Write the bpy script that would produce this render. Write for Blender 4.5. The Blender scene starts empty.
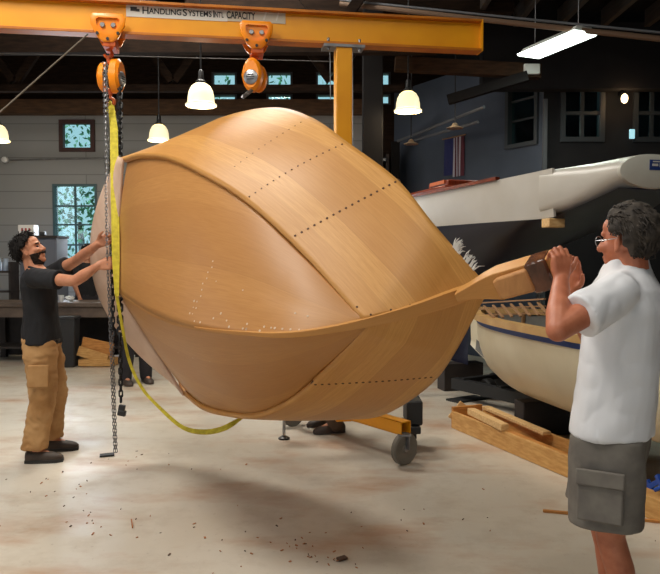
import bpy, bmesh, math, random
from mathutils import Vector, Matrix, noise, Quaternion
V = Vector
PI = math.pi
C = bpy.context.scene.collection
sc = bpy.context.scene
random.seed(7)
F, CAMZ, PITCH = 700.0, 1.58, math.atan(30 / 700)

def at(px, py, d):
    """world point that the camera sees at pixel (px, py) at distance d in front of it"""
    a = (px - 330) / F; b = -(py - 287) / F
    y = math.cos(PITCH) + b * math.sin(PITCH); z = -math.sin(PITCH) + b * math.cos(PITCH)
    s = d / y
    return V((a * s, d, CAMZ + z * s))

# ------------------------------------------------------------------ materials
def mat(name, col, rough=.6, metal=0., emit=None, es=0., spec=.5):
    m = bpy.data.materials.new(name); m.use_nodes = True
    b = m.node_tree.nodes['Principled BSDF']
    b.inputs['Base Color'].default_value = (*col, 1); b.inputs['Roughness'].default_value = rough
    b.inputs['Metallic'].default_value = metal; b.inputs['Specular IOR Level'].default_value = spec
    if emit:
        b.inputs['Emission Color'].default_value = (*emit, 1); b.inputs['Emission Strength'].default_value = es
    return m

class NT:
    def __init__(s, m):
        s.t = m.node_tree; s.b = s.t.nodes['Principled BSDF']
    def n(s, kind, **kw):
        o = s.t.nodes.new(kind)
        for k, v in kw.items():
            if k in o.inputs: o.inputs[k].default_value = v
            else: setattr(o, k, v)
        return o
    def l(s, a, b): s.t.links.new(a, b)
    def math(s, op, a, b=None):
        o = s.t.nodes.new('ShaderNodeMath'); o.operation = op
        for i, x in enumerate((a, b)):
            if x is None: continue
            if isinstance(x, (int, float)): o.inputs[i].default_value = x
            else: s.l(x, o.inputs[i])
        return o.outputs[0]
    def ramp(s, fac, stops):
        o = s.t.nodes.new('ShaderNodeValToRGB'); e = o.color_ramp.elements
        e[0].position, e[0].color = stops[0][0], (*stops[0][1], 1)
        e[1].position, e[1].color = stops[-1][0], (*stops[-1][1], 1)
        for p, c in stops[1:-1]:
            x = e.new(p); x.color = (*c, 1)
        s.l(fac, o.inputs[0]); return o.outputs[0]
    def mix(s, fac, a, b, mode='MIX'):
        o = s.t.nodes.new('ShaderNodeMix'); o.data_type = 'RGBA'; o.blend_type = mode
        if isinstance(fac, (int, float)): o.inputs[0].default_value = fac
        else: s.l(fac, o.inputs[0])
        for i, x in ((6, a), (7, b)):
            if isinstance(x, tuple): o.inputs[i].default_value = (*x, 1)
            else: s.l(x, o.inputs[i])
        return o.outputs[2]
    def noise(s, vec, scale, detail=3, rough=.5):
        o = s.t.nodes.new('ShaderNodeTexNoise'); o.inputs['Scale'].default_value = scale
        o.inputs['Detail'].default_value = detail; o.inputs['Roughness'].default_value = rough
        if vec is not None: s.l(vec, o.inputs['Vector'])
        return o.outputs['Fac']
    def mapped(s, coord='Object', scale=(1, 1, 1), rot=(0, 0, 0)):
        tc = s.t.nodes.new('ShaderNodeTexCoord'); mp = s.t.nodes.new('ShaderNodeMapping')
        mp.inputs['Scale'].default_value = scale; mp.inputs['Rotation'].default_value = rot
        s.l(tc.outputs[coord], mp.inputs['Vector']); return mp.outputs[0]
    def col(s, c): s.l(c, s.b.inputs['Base Color'])
    def bump(s, h, st=.2, dist=.01):
        o = s.t.nodes.new('ShaderNodeBump'); o.inputs['Strength'].default_value = st; o.inputs['Distance'].default_value = dist
        s.l(h, o.inputs['Height']); s.l(o.outputs[0], s.b.inputs['Normal'])

def hex_(r, g, b):
    f = lambda c: ((c / 255 + .055) / 1.055) ** 2.4 if c / 255 > .04045 else c / 255 / 12.92
    return (f(r), f(g), f(b))

def noisy(name, c1, c2, scale=8, rough=.6, detail=4, stretch=(1, 1, 1), bump=0, metal=0., spec=.5, lo=.35, hi=.65):
    m = mat(name, c1, rough, metal, spec=spec); n = NT(m)
    v = n.mapped('Object', stretch); f = n.noise(v, scale, detail)
    n.col(n.ramp(f, [(lo, c1), (hi, c2)]))
    if bump: n.bump(f, bump)
    return m

def veneer(name, c1, c2, c3, strips=9, spec=.4, rough=.45, seamk=.35, tone=.6):
    """edge-glued wooden strips laid along U, each strip with its own tone and grain"""
    m = mat(name, c1, rough, spec=spec); n = NT(m)
    tc = n.n('ShaderNodeTexCoord'); sp = n.n('ShaderNodeSeparateXYZ'); n.l(tc.outputs['UV'], sp.inputs[0])
    wob = n.noise(tc.outputs['UV'], 1.3, 2)
    vv = n.math('ADD', sp.outputs[1], n.math('MULTIPLY', wob, .02))
    idx = n.math('FLOOR', n.math('MULTIPLY', vv, strips))
    wn = n.n('ShaderNodeTexWhiteNoise'); wn.noise_dimensions = '1D'; n.l(idx, wn.inputs['W'])
    mp = n.n('ShaderNodeMapping'); mp.inputs['Scale'].default_value = (3.0, 60, 1); n.l(tc.outputs['UV'], mp.inputs['Vector'])
    addv = n.n('ShaderNodeVectorMath'); addv.operation = 'ADD'; n.l(mp.outputs[0], addv.inputs[0]); n.l(wn.outputs['Color'], addv.inputs[1])
    g = n.noise(addv.outputs[0], 2.2, 5, .6)
    mp2 = n.n('ShaderNodeMapping'); mp2.inputs['Scale'].default_value = (1.6, 4, 1); n.l(tc.outputs['UV'], mp2.inputs['Vector'])
    big = n.noise(mp2.outputs[0], 1.7, 2)
    a = n.ramp(g, [(.3, c1), (.7, c2)])
    a = n.mix(n.math('MULTIPLY', wn.outputs['Value'], tone), a, c3)
    a = n.mix(n.math('MULTIPLY', big, .35), a, c2)
    fr = n.math('FRACT', n.math('MULTIPLY', vv, strips))
    seam = n.math('LESS_THAN', fr, .035)
    a = n.mix(n.math('MULTIPLY', seam, seamk), a, tuple(x * .55 for x in c1))
    n.col(a)
    return m

M = {}
M['hull_bottom'] = veneer('hull_bottom_veneer', hex_(172, 117, 60), hex_(188, 135, 76), hex_(160, 105, 52), 7, seamk=.08, tone=.45)
M['hull_side'] = veneer('hull_side_veneer', hex_(186, 129, 62), hex_(210, 156, 86), hex_(166, 107, 46), 8, seamk=.15, tone=.6)
M['stem'] = veneer('stem_timber', hex_(190, 131, 64), hex_(204, 147, 80), hex_(174, 113, 52), 3)
M['transom'] = noisy('transom_plywood', hex_(212, 182, 160), hex_(200, 166, 142), 3, .6, stretch=(1, 1, 6))
M['raw_wood'] = noisy('raw_wood', hex_(196, 140, 84), hex_(168, 112, 62), 6, .6, stretch=(1, 1, 8))
M['hole'] = mat('screw_hole_dark', hex_(84, 52, 30), .8)
M['filler'] = mat('filler_white', hex_(208, 184, 156), .6)
M['frp'] = mat('frayed_cloth', hex_(225, 222, 215), .7)
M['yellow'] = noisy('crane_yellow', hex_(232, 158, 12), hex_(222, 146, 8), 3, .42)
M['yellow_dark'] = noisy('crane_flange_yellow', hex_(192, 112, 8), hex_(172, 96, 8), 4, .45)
M['orange'] = noisy('hoist_orange', hex_(246, 146, 22), hex_(238, 130, 14), 5, .35)
M['orange_red'] = noisy('hook_orange', hex_(206, 92, 22), hex_(176, 74, 20), 6, .4)
M['steel'] = mat('steel', (.35, .35, .36), .35, .9)
M['galv'] = noisy('galvanised', (.30, .30, .31), (.20, .20, .21), 12, .45, metal=.7)
M['chain'] = mat('chain_steel', (.22, .22, .23), .4, .85)
M['black_metal'] = mat('black_metal', (.012, .012, .013), .45)
M['black_chain'] = mat('black_chain', (.010, .010, .011), .5, .3)
M['sign_white'] = mat('sign_white', hex_(205, 200, 190), .6)
M['sign_grey'] = mat('sign_grey', hex_(190, 180, 160), .6)
M['ink'] = mat('ink', (.012, .012, .014), .6)
M['strap'] = noisy('sling_yellow', hex_(206, 190, 48), hex_(178, 160, 32), 30, .75)
M['rubber'] = mat('rubber_grey', hex_(112, 107, 98), .7)
M['black_rubber'] = mat('rubber_black', (.015, .015, .015), .6)
M['dome'] = mat('dome_glass', hex_(250, 240, 205), .4, emit=(1., .84, .50), es=1.0)
M['tube'] = mat('fluorescent_diffuser', (.9, .95, .9), .4, emit=(.86, 1., .90), es=5)
M['bulb'] = mat('lamp_globe', (.9, .8, .6), .4, emit=(1., .74, .40), es=7)
M['fixture'] = mat('fixture_white', (.55, .55, .52), .5)
M['dark_wood'] = noisy('dark_timber', hex_(44, 32, 24), hex_(30, 22, 17), 5, .85, stretch=(1, 6, 6), spec=.08)
M['roof_dark'] = noisy('roof_deck', hex_(30, 25, 21), hex_(20, 17, 15), 3, .9, spec=.05, stretch=(8, 1, 1))
M['joist'] = noisy('joist_wood', hex_(58, 46, 36), hex_(42, 34, 27), 4, .8, stretch=(8, 1, 8))
M['plate'] = noisy('wall_plate_wood', hex_(92, 64, 40), hex_(70, 48, 30), 5, .8, stretch=(1, 6, 6))
M['beam_brown'] = noisy('brown_beam', hex_(62, 44, 30), hex_(46, 33, 23), 5, .8, stretch=(1, 6, 6), spec=.1)
M['blue_wall'] = noisy('blue_grey_paint', hex_(66, 74, 88), hex_(60, 68, 82), 2, .7)
M['dark_wall'] = noisy('charcoal_paint', hex_(38, 37, 38), hex_(32, 31, 33), 2, .8, spec=.15)
M['frame_brown'] = noisy('window_brown', hex_(66, 34, 30), hex_(52, 26, 24), 6, .6)
M['frame_dark'] = mat('window_dark', (.03, .035, .04), .5)
M['frame_teal'] = mat('window_muntin', hex_(52, 84, 92), .5)
M['black_post'] = mat('black_post', (.010, .009, .009), .8, spec=.1)
M['navy'] = mat('navy_hull', hex_(15, 17, 44), .35)
M['yacht_white'] = noisy('yacht_white', hex_(194, 189, 180), hex_(184, 178, 167), 2, .4)
M['transom_white'] = noisy('yacht_transom', hex_(205, 204, 192), hex_(196, 192, 180), 3, .4)
M['emblem'] = mat('emblem_blue', hex_(36, 58, 120), .5)
M['mahogany'] = noisy('mahogany', hex_(132, 54, 26), hex_(100, 38, 18), 5, .3, stretch=(6, 1, 1))
M['cream'] = noisy('cream_hull', hex_(222, 212, 184), hex_(210, 198, 168), 2, .4)
M['blue_stripe'] = mat('blue_stripe', hex_(36, 66, 140), .5)
M['tan_rail'] = noisy('tan_rail', hex_(196, 158, 100), hex_(178, 138, 82), 5, .5, stretch=(1, 1, 1))
M['grey_inner'] = noisy('boat_inside_grey', hex_(120, 118, 112), hex_(98, 96, 92), 5, .7)
M['lath'] = mat('lath_wood', hex_(150, 112, 74), .6)
M['pine'] = noisy('pine', hex_(212, 164, 98), hex_(190, 138, 74), 5, .6, stretch=(2, 2, 10))
M['pine_pale'] = noisy('pine_pale', hex_(224, 188, 132), hex_(204, 160, 102), 7, .65, stretch=(2, 8, 8))
M['pine_orange'] = noisy('pine_orange', hex_(204, 142, 72), hex_(180, 118, 54), 5, .6, stretch=(2, 2, 10))
M['card'] = noisy('cardboard', hex_(164, 118, 82), hex_(150, 104, 70), 3, .8)
M['blue_tool'] = mat('blue_paint', hex_(28, 78, 170), .4)
M['bench_top'] = noisy('bench_top', hex_(104, 88, 76), hex_(84, 70, 60), 5, .6)
M['bench_dark'] = noisy('bench_dark', hex_(52, 44, 40), hex_(40, 34, 32), 5, .7)
M['cabinet_grey'] = mat('cabinet_grey', hex_(96, 100, 112), .5)
M['bin_black'] = mat('bin_black', (.02, .02, .022), .5)
M['white_plastic'] = mat('white_plastic', hex_(214, 214, 214), .5)
M['red_mark'] = mat('red_mark', hex_(150, 60, 60), .6)
M['bluish'] = mat('bluish_jar', hex_(150, 165, 185), .3)
M['cable'] = mat('cable_tan', hex_(104, 94, 80), .7)
M['dark_wire'] = mat('dark_wire', hex_(52, 47, 42), .8)
M['conduit'] = mat('conduit_grey', hex_(84, 86, 90), .6)
M['pipe_tan'] = mat('pipe_tan', hex_(98, 74, 54), .7)
M['flag_blue'] = mat('flag_blue', hex_(40, 44, 96), .8)
M['flag_red'] = mat('flag_red', hex_(86, 30, 44), .8)
M['flag_white'] = mat('flag_white', hex_(170, 166, 176), .8)
M['skin'] = noisy('skin', hex_(200, 138, 104), hex_(184, 120, 88), 22, .5)
M['skin_red'] = noisy('skin_ruddy', hex_(188, 116, 84), hex_(168, 96, 66), 18, .5)
M['hair_dark'] = mat('hair_dark', (.010, .008, .007), .75, spec=.2)
M['hair_brown'] = noisy('hair_greying', hex_(40, 33, 27), hex_(66, 57, 48), 30, .8)
M['white_shirt'] = mat('white_cotton', hex_(224, 224, 227), .9, spec=.2)
M['black_shirt'] = noisy('black_cotton', (.016, .016, .018), (.022, .022, .024), 6, .85, spec=.2)
M['grey_shirt'] = mat('grey_cotton', hex_(150, 150, 154), .9)
M['shorts'] = noisy('grey_shorts', hex_(118, 112, 104), hex_(104, 98, 92), 14, .85, spec=.2)
M['khaki'] = noisy('tan_canvas', hex_(182, 142, 96), hex_(156, 114, 70), 5, .85, spec=.2)
M['brown_pants'] = noisy('brown_trousers', hex_(96, 76, 60), hex_(80, 62, 48), 6, .85)
M['dark_pants'] = noisy('dark_trousers', hex_(44, 42, 48), hex_(34, 33, 38), 6, .85)
M['boot'] = noisy('work_boot', hex_(66, 52, 42), hex_(46, 36, 30), 10, .6)
M['sole'] = mat('sole', (.02, .018, .016), .7)
M['wire_glass'] = mat('spectacle_wire', (.3, .3, .3), .3, .9)
M['leaf'] = noisy('leaf_green', hex_(96, 150, 110), hex_(52, 104, 70), 3, .6)
M['bark'] = noisy('bark', hex_(92, 78, 62), hex_(60, 50, 40), 6, .8)
M['meadow'] = noisy('meadow', hex_(110, 140, 80), hex_(80, 110, 60), 2, .9)
M['beard'] = mat('beard_dark', (.022, .015, .011), .85, spec=.15)
M['iris'] = mat('eye_dark', (.03, .02, .015), .3)
M['lip'] = mat('lip', hex_(160, 84, 70), .5)
M['plastic_wrap'] = noisy('brown_wrapping', hex_(112, 70, 50), hex_(70, 42, 30), 9, .18, stretch=(1, 1, 3))
M['shade_metal'] = mat('shade_metal', hex_(150, 130, 105), .5)
M['sawdust'] = mat('shavings', hex_(168, 110, 70), .9)
M['dark_chip'] = mat('dark_chips', hex_(84, 62, 48), .9)

# floor: painted concrete, scuffed, with rusty sawdust drifts
m = mat('painted_concrete', hex_(182, 174, 160), .38, spec=.42); n = NT(m)
v = n.mapped('Object'); f1 = n.noise(v, .55, 3); f2 = n.noise(v, 3.2, 6, .65); f3 = n.noise(n.mapped('Object', (1, 2.2, 1), (0, 0, .5)), 1.1, 5, .6)
f4 = n.noise(v, 22, 4, .7)
c = n.ramp(f1, [(.35, hex_(192, 181, 164)), (.65, hex_(202, 195, 182))])
c = n.mix(n.math('MULTIPLY', n.ramp(f3, [(.50, (0, 0, 0)), (.70, (1, 1, 1))]), .62), c, hex_(168, 118, 80))
c = n.mix(n.math('MULTIPLY', n.ramp(f2, [(.50, (0, 0, 0)), (.72, (1, 1, 1))]), .32), c, hex_(150, 128, 104))
c = n.mix(n.math('MULTIPLY', n.ramp(f4, [(.62, (0, 0, 0)), (.74, (1, 1, 1))]), .35), c, hex_(120, 92, 70))
n.col(c); n.bump(f2, .05); n.l(n.ramp(f2, [(.3, (.3, .3, .3)), (.7, (.55, .55, .55))]), n.b.inputs['Roughness'])
M['floor'] = m
# painted concrete block wall
m = mat('painted_block', hex_(150, 150, 146), .7); n = NT(m)
bk = n.n('ShaderNodeTexBrick'); n.l(n.mapped('Object', (1, 1, 1), (PI / 2, 0, 0)), bk.inputs['Vector'])
for k_, v_ in (('Scale', 1.0), ('Brick Width', 9.0), ('Row Height', .31), ('Mortar Size', .010), ('Mortar Smooth', .3)): bk.inputs[k_].default_value = v_
bk.inputs['Color1'].default_value = (*hex_(142, 143, 143), 1); bk.inputs['Color2'].default_value = (*hex_(136, 137, 138), 1); bk.inputs['Mortar'].default_value = (*hex_(114, 115, 116), 1)
n.l(bk.outputs['Color'], n.b.inputs['Base Color']); M['block'] = m
# window glass
m = bpy.data.materials.new('window_glass'); m.use_nodes = True; t = m.node_tree; t.nodes.clear()
o = t.nodes.new('ShaderNodeOutputMaterial'); mx = t.nodes.new('ShaderNodeMixShader'); tr = t.nodes.new('ShaderNodeBsdfTransparent'); gl = t.nodes.new('ShaderNodeBsdfGlossy')
tr.inputs[0].default_value = (.74, .95, .97, 1); gl.inputs['Roughness'].default_value = .05; mx.inputs[0].default_value = .06
t.links.new(tr.outputs[0], mx.inputs[1]); t.links.new(gl.outputs[0], mx.inputs[2]); t.links.new(mx.outputs[0], o.inputs[0]); M['glass'] = m

# ------------------------------------------------------------------ mesh collector
def basis(d):
    d = d.normalized(); up = V((0, 0, 1)) if abs(d.z) < .95 else V((1, 0, 0))
    x = d.cross(up).normalized(); y = x.cross(d).normalized()
    return x, y, d

class MB:
    def __init__(s): s.v = []; s.f = []; s.mi = []; s.uv = {}
    def add(s, vs, fs, mi=0):
        b = len(s.v); s.v += [V(x) for x in vs]; s.f += [tuple(i + b for i in f) for f in fs]; s.mi += [mi] * len(fs); return b
    def box(s, c, size, R=None, mi=0):
        h = V(size) / 2; c = V(c); vs = []
        for x in (-1, 1):
            for y in (-1, 1):
                for z in (-1, 1):
                    p = V((x * h.x, y * h.y, z * h.z)); vs.append(c + (R @ p if R else p))
        s.add(vs, [(0, 1, 3, 2), (4, 6, 7, 5), (0, 4, 5, 1), (2, 3, 7, 6), (0, 2, 6, 4), (1, 5, 7, 3)], mi); return s
    def bar(s, p0, p1, w, h, up=V((0, 0, 1)), mi=0):
        p0, p1 = V(p0), V(p1); d = (p1 - p0); L = d.length; d.normalize()
        x = d.cross(up)
        if x.length < 1e-4: x = d.cross(V((0, 1, 0)))
        x.normalize(); y = x.cross(d).normalized()
        s.box((p0 + p1) / 2, (w, L, h), Matrix((x, d, y)).transposed(), mi); return s
    def loft(s, rings, cap=True, mi=0, closed=True):
        n = len(rings[0]); vs = [p for r in rings for p in r]; fs = []
        for i in range(len(rings) - 1):
            for j in range(n if closed else n - 1):
                k = (j + 1) % n
                fs.append((i * n + j, i * n + k, (i + 1) * n + k, (i + 1) * n + j))
        if cap:
            fs.append(tuple(range(n - 1, -1, -1))); fs.append(tuple((len(rings) - 1) * n + j for j in range(n)))
        s.add(vs, fs, mi); return s
    def tube(s, pts, r, n=8, mi=0, cap=True):
        pts = [V(p) for p in pts]; rs = r if isinstance(r, (list, tuple)) else [r] * len(pts); rings = []
        x = None
        for i, p in enumerate(pts):
            d = (pts[min(i + 1, len(pts) - 1)] - pts[max(i - 1, 0)]).normalized()
            if x is None: x = basis(d)[0]
            x = (x - d * x.dot(d)).normalized(); y = d.cross(x)
            rings.append([p + x * (math.cos(2 * PI * k / n) * rs[i]) + y * (math.sin(2 * PI * k / n) * rs[i]) for k in range(n)])
        s.loft(rings, cap, mi); return s
    def ribbon(s, pts, w, t, side, mi=0):
        """flat band of width w along `side` and thickness t following pts"""
        pts = [V(p) for p in pts]; rings = []
        for i, p in enumerate(pts):
            d = (pts[min(i + 1, len(pts) - 1)] - pts[max(i - 1, 0)]).normalized()
            sd = side(i) if callable(side) else side
            sd = (sd - d * sd.dot(d)).normalized(); nn = d.cross(sd)
            ww = w[i] if isinstance(w, (list, tuple)) else w; tt = t[i] if isinstance(t, (list, tuple)) else t
            rings.append([p + sd * ww / 2 + nn * tt / 2, p - sd * ww / 2 + nn * tt / 2, p - sd * ww / 2 - nn * tt / 2, p + sd * ww / 2 - nn * tt / 2])
        s.loft(rings, True, mi); return s
    def cyl(s, p0, p1, r, n=16, mi=0, r1=None):
        s.tube([p0, p1], [r, r if r1 is None else r1], n, mi); return s
    def lathe(s, base, prof, axis=V((0, 0, 1)), n=24, mi=0, cap=True):
        x, y, d = basis(V(axis)); base = V(base); rings = []
        for r, h in prof: rings.append([base + d * h + x * (math.cos(2 * PI * k / n) * r) + y * (math.sin(2 * PI * k / n) * r) for k in range(n)])
        s.loft(rings, cap, mi); return s
    def ell(s, c, rad, axes=None, n=16, m_=10, mi=0):
        c = V(c); ax = axes or (V((1, 0, 0)), V((0, 1, 0)), V((0, 0, 1))); rings = []
        for i in range(m_ + 1):
            th = PI * (i + .02) / (m_ + .04) ; z = -math.cos(th); r = math.sin(th)
            rings.append([c + ax[0] * (rad[0] * r * math.cos(2 * PI * k / n)) + ax[1] * (rad[1] * r * math.sin(2 * PI * k / n)) + ax[2] * (rad[2] * z) for k in range(n)])
        s.loft(rings, True, mi); return s
    def rc(s, p0, p1, r0, r1, n=14, mi=0):
        """capsule that tapers from r0 to r1"""
        p0, p1 = V(p0), V(p1); d = p1 - p0
        if d.length < 1e-6: return s.ell(p0, (r0, r0, r0), n=n, mi=mi)
        x, y, d = basis(d); rings = []
        for i in range(5):
            a = -PI / 2 + PI / 2 * (i + .1) / 4.1
            rings.append((p0 + d * (math.sin(a) * r0), r0 * math.cos(a)))
        for i in range(5):
            a = PI / 2 * i / 4.1
            rings.append((p1 + d * (math.sin(a) * r1), r1 * math.cos(a)))
        s.loft([[c + x * (math.cos(2 * PI * k / n) * r) + y * (math.sin(2 * PI * k / n) * r) for k in range(n)] for c, r in rings], True, mi); return s
    def torus(s, c, ax, R, r, n=14, m_=6, stretch=None, mi=0):
        """ring around axis ax; stretch=(vector, amount) elongates it into a chain link"""
        x, y, d = basis(V(ax)); c = V(c)
        if stretch:
            sx = V(stretch[0]).normalized(); x = sx; y = V(ax).normalized().cross(x)
        vs = []; fs = []
        for i in range(n):
            a = 2 * PI * i / n; e = x * math.cos(a) + y * math.sin(a); ce = c + e * R
            if stretch: ce += x * (stretch[1] / 2 * (1 if math.cos(a) > 0 else -1))
            for j in range(m_):
                b = 2 * PI * j / m_; vs.append(ce + e * (r * math.cos(b)) + V(ax).normalized() * (r * math.sin(b)))
        for i in range(n):
            for j in range(m_):
                fs.append((i * m_ + j, ((i + 1) % n) * m_ + j, ((i + 1) % n) * m_ + (j + 1) % m_, i * m_ + (j + 1) % m_))
        s.add(vs, fs, mi); return s
    def mesh(s, name):
        me = bpy.data.meshes.new(name); me.from_pydata([tuple(v) for v in s.v], [], s.f)
        me.polygons.foreach_set('material_index', s.mi); me.update()
        bm = bmesh.new(); bm.from_mesh(me); bmesh.ops.recalc_face_normals(bm, faces=bm.faces); bm.to_mesh(me); bm.free()
        return me
    def build(s, name, mats, parent=None, smooth=35, bevel=0, kind=None, local=False):
        return link(name, s.mesh(name), mats, parent, smooth, bevel, kind, local)

def link(name, me, mats, parent=None, smooth=35, bevel=0, kind=None, local=False):
    o = bpy.data.objects.new(name, me); C.objects.link(o)
    for mm in (mats if isinstance(mats, (list, tuple)) else [mats]): me.materials.append(mm)
    if smooth:
        me.shade_smooth(); me.set_sharp_from_angle(angle=math.radians(smooth))
    if bevel:
        b = o.modifiers.new('b', 'BEVEL'); b.width = bevel; b.segments = 2; b.limit_method = 'ANGLE'; b.angle_limit = math.radians(40); b.harden_normals = False
    if parent is not None:
        o.parent = parent
        if not local:
            o.matrix_parent_inverse = ROOTM[parent.name].inverted()
        ROOTM[o.name] = Matrix.Identity(4) if not local else ROOTM[parent.name]
    else:
        ROOTM[o.name] = Matrix.Identity(4)
    if kind: o['kind'] = kind
    return o
ROOTM = {}

def tag(o, label, cat, group=None, kind=None):
    o['label'] = label; o['category'] = cat
    if group: o['group'] = group
    if kind: o['kind'] = kind
    return o
def thing(name, label, cat, loc, group=None, mw=None):
    o = bpy.data.objects.new(name, None); C.objects.link(o); o.empty_display_size = .1
    m_ = mw or Matrix.Translation(V(loc)); o.matrix_world = m_; ROOTM[o.name] = m_
    tag(o, label, cat, group); return o
def struct(name, mb, m_, parent=None, bevel=0, smooth=35):
    return mb.build(name, m_, parent, smooth, bevel, kind='structure')
def dup(root, loc, label=None, group=None):
    """copy of a thing with its parts and sub-parts, moved to loc"""
    r = root.copy(); C.objects.link(r); m_ = Matrix.Translation(V(loc)); r.matrix_world = m_; ROOTM[r.name] = m_
    if label: r['label'] = label
    if group: r['group'] = group
    for ch in list(root.children):
        c = ch.copy(); C.objects.link(c); c.parent = r
        for g in list(ch.children):
            d = g.copy(); C.objects.link(d); d.parent = c
    return r
def voxel(mb, vox, smooth_it=4, name='tmp'):
    """union of overlapping closed pieces as one continuous skin"""
    me = mb.mesh(name); o = bpy.data.objects.new(name, me); C.objects.link(o)
    r = o.modifiers.new('r', 'REMESH'); r.mode = 'VOXEL'; r.voxel_size = vox; r.use_smooth_shade = True
    if smooth_it:
        s = o.modifiers.new('s', 'SMOOTH'); s.iterations = smooth_it; s.factor = .5
    dg = bpy.context.evaluated_depsgraph_get(); dg.update()
    out = bpy.data.meshes.new_from_object(o.evaluated_get(dg)); C.objects.unlink(o); bpy.data.objects.remove(o); bpy.data.meshes.remove(me)
    out.materials.clear(); return out
def catmull(nodes, N):
    nodes = [V(p) for p in nodes]; n = len(nodes); E = [2 * nodes[0] - nodes[1]] + nodes + [2 * nodes[-1] - nodes[-2]]; out = []
    for k in range(N):
        t = (n - 1) * k / (N - 1); i = min(int(t), n - 2); f = t - i
        w = (-.5 * f + f * f - .5 * f ** 3, 1 - 2.5 * f * f + 1.5 * f ** 3, .5 * f + 2 * f * f - 1.5 * f ** 3, -.5 * f * f + .5 * f ** 3)
        out.append(sum((E[i + j] * w[j] for j in range(4)), V((0,) * len(nodes[0]))))
    return out
def lerp_curve(P, t):
    x = max(0, min(1, t)) * (len(P) - 1); i = min(int(x), len(P) - 2); f = x - i
    return P[i].lerp(P[i + 1], f)
# ================================================================== THE ROOM
struct('floor', MB().box((0, 4.5, -.05), (20, 19.2, .1)), M['floor'])
BW = 13.0
# left block wall with a tall window and a small square window; built as bands around the openings
def pxx(px, d): return (px - 330) / F * d
def pz(py, d): return at(330, py, d).z
wx0, wx1 = pxx(54, BW), pxx(98, BW); wz0, wz1 = pz(262, BW), pz(184, BW)
sx0, sx1 = pxx(62, BW), pxx(97, BW); sz0, sz1 = pz(152, BW), pz(120, BW)
ZT = pz(114, BW)
w = MB()
def wallbox(mb, x0, x1, z0, z1, y=BW, t=.25, mi=0): mb.box(((x0 + x1) / 2, y + t / 2, (z0 + z1) / 2), (x1 - x0, t, z1 - z0), None, mi)
wallbox(w, -9, min(wx0, sx0), 0, ZT); wallbox(w, max(wx1, sx1), .62, 0, ZT)
a0, a1 = min(wx0, sx0), max(wx1, sx1)
wallbox(w, a0, a1, 0, wz0); wallbox(w, a0, wx0, wz0, wz1) if wx0 > a0 else None; wallbox(w, wx1, a1, wz0, wz1) if wx1 < a1 else None
wallbox(w, a0, a1, wz1, sz0); wallbox(w, a0, sx0, sz0, sz1) if sx0 > a0 else None; wallbox(w, sx1, a1, sz0, sz1) if sx1 < a1 else None
wallbox(w, a0, a1, sz1, ZT)
struct('wall_back', w, M['block'])
def window(nm, x0, x1, z0, z1, y, cols, rows, fm, mm, fw=.05, mw_=.03, deep=.12):
    f = MB()
    for xx in (x0 + fw / 2, x1 - fw / 2): f.box((xx, y + deep / 2, (z0 + z1) / 2), (fw, deep, z1 - z0))
    for zz in (z0 + fw / 2, z1 - fw / 2): f.box((( x0 + x1) / 2, y + deep / 2, zz), (x1 - x0 - 2 * fw, deep, fw))
    o = struct(nm, f, M[fm])
    g = MB()
    for i in range(1, cols): g.box((x0 + (x1 - x0) * i / cols, y + .05, (z0 + z1) / 2), (mw_, .04, z1 - z0 - 2 * fw))
    for z_ in rows: g.box(((x0 + x1) / 2, y + .05, z0 + (z1 - z0) * z_), (x1 - x0 - 2 * fw, .042, mw_))
    if cols > 1 or rows: struct('muntins', g, M[mm], o)
    struct('pane', MB().box(((x0 + x1) / 2, y + .055, (z0 + z1) / 2), (x1 - x0 - 2 * fw, .006, z1 - z0 - 2 * fw)), M['glass'], o)
    return o
window('window_1', wx0, wx1, wz0, wz1, BW - .02, 2, (.22, .48, .72), 'frame_teal', 'frame_teal', .04, .03)
window('window_2', sx0, sx1, sz0, sz1, BW - .05, 1, (), 'frame_brown', 'frame_brown', .075)
# dark timber gable above the blocks with four clerestory windows
cl = [(213, 238), (267, 293), (316, 346), (365, 390)]; cz = [(pz(105, BW), pz(94, BW)), (pz(88, BW), pz(72, BW))]
g = MB(); xs = [-9.] + [pxx(v_, BW) for p_ in cl for v_ in p_] + [2.2]
wallbox(g, -9, 2.2, ZT, cz[0][0]); wallbox(g, -9, 2.2, cz[1][1], 7.0); wallbox(g, .62, 2.2, 0, ZT)
wallbox(g, -9, 2.2, cz[0][1], cz[1][0])
for z0, z1 in cz:
    for i in range(0, len(xs), 2): wallbox(g, xs[i], xs[i + 1], z0, z1)
struct('wall_gable', g, M['dark_wood'])
k_ = 3
for x0, x1 in cl:
    f = MB(); X0, X1 = pxx(x0, BW), pxx(x1, BW)
    for z0, z1 in cz:
        for xx in (X0 + .02, X1 - .02): f.box((xx, BW + .04, (z0 + z1) / 2), (.04, .1, z1 - z0))
        for zz in (z0 + .015, z1 - .015): f.box(((X0 + X1) / 2, BW + .04, zz), (X1 - X0 - .08, .1, .03))
    o = struct('window_%d' % k_, f, M['frame_dark']); k_ += 1
    for z0, z1 in cz: struct('pane', MB().box(((X0 + X1) / 2, BW + .05, (z0 + z1) / 2), (X1 - X0 - .08, .006, z1 - z0 - .06)), M['glass'], o)
struct('trim_1', MB().box((-4.2, BW - .08, ZT + .10), (9.6, .22, .26)), M['plate'])
struct('wall_left', MB().box((-9.1, 4.9, 3.5), (.2, 16.4, 7)), M['block'])
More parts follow.
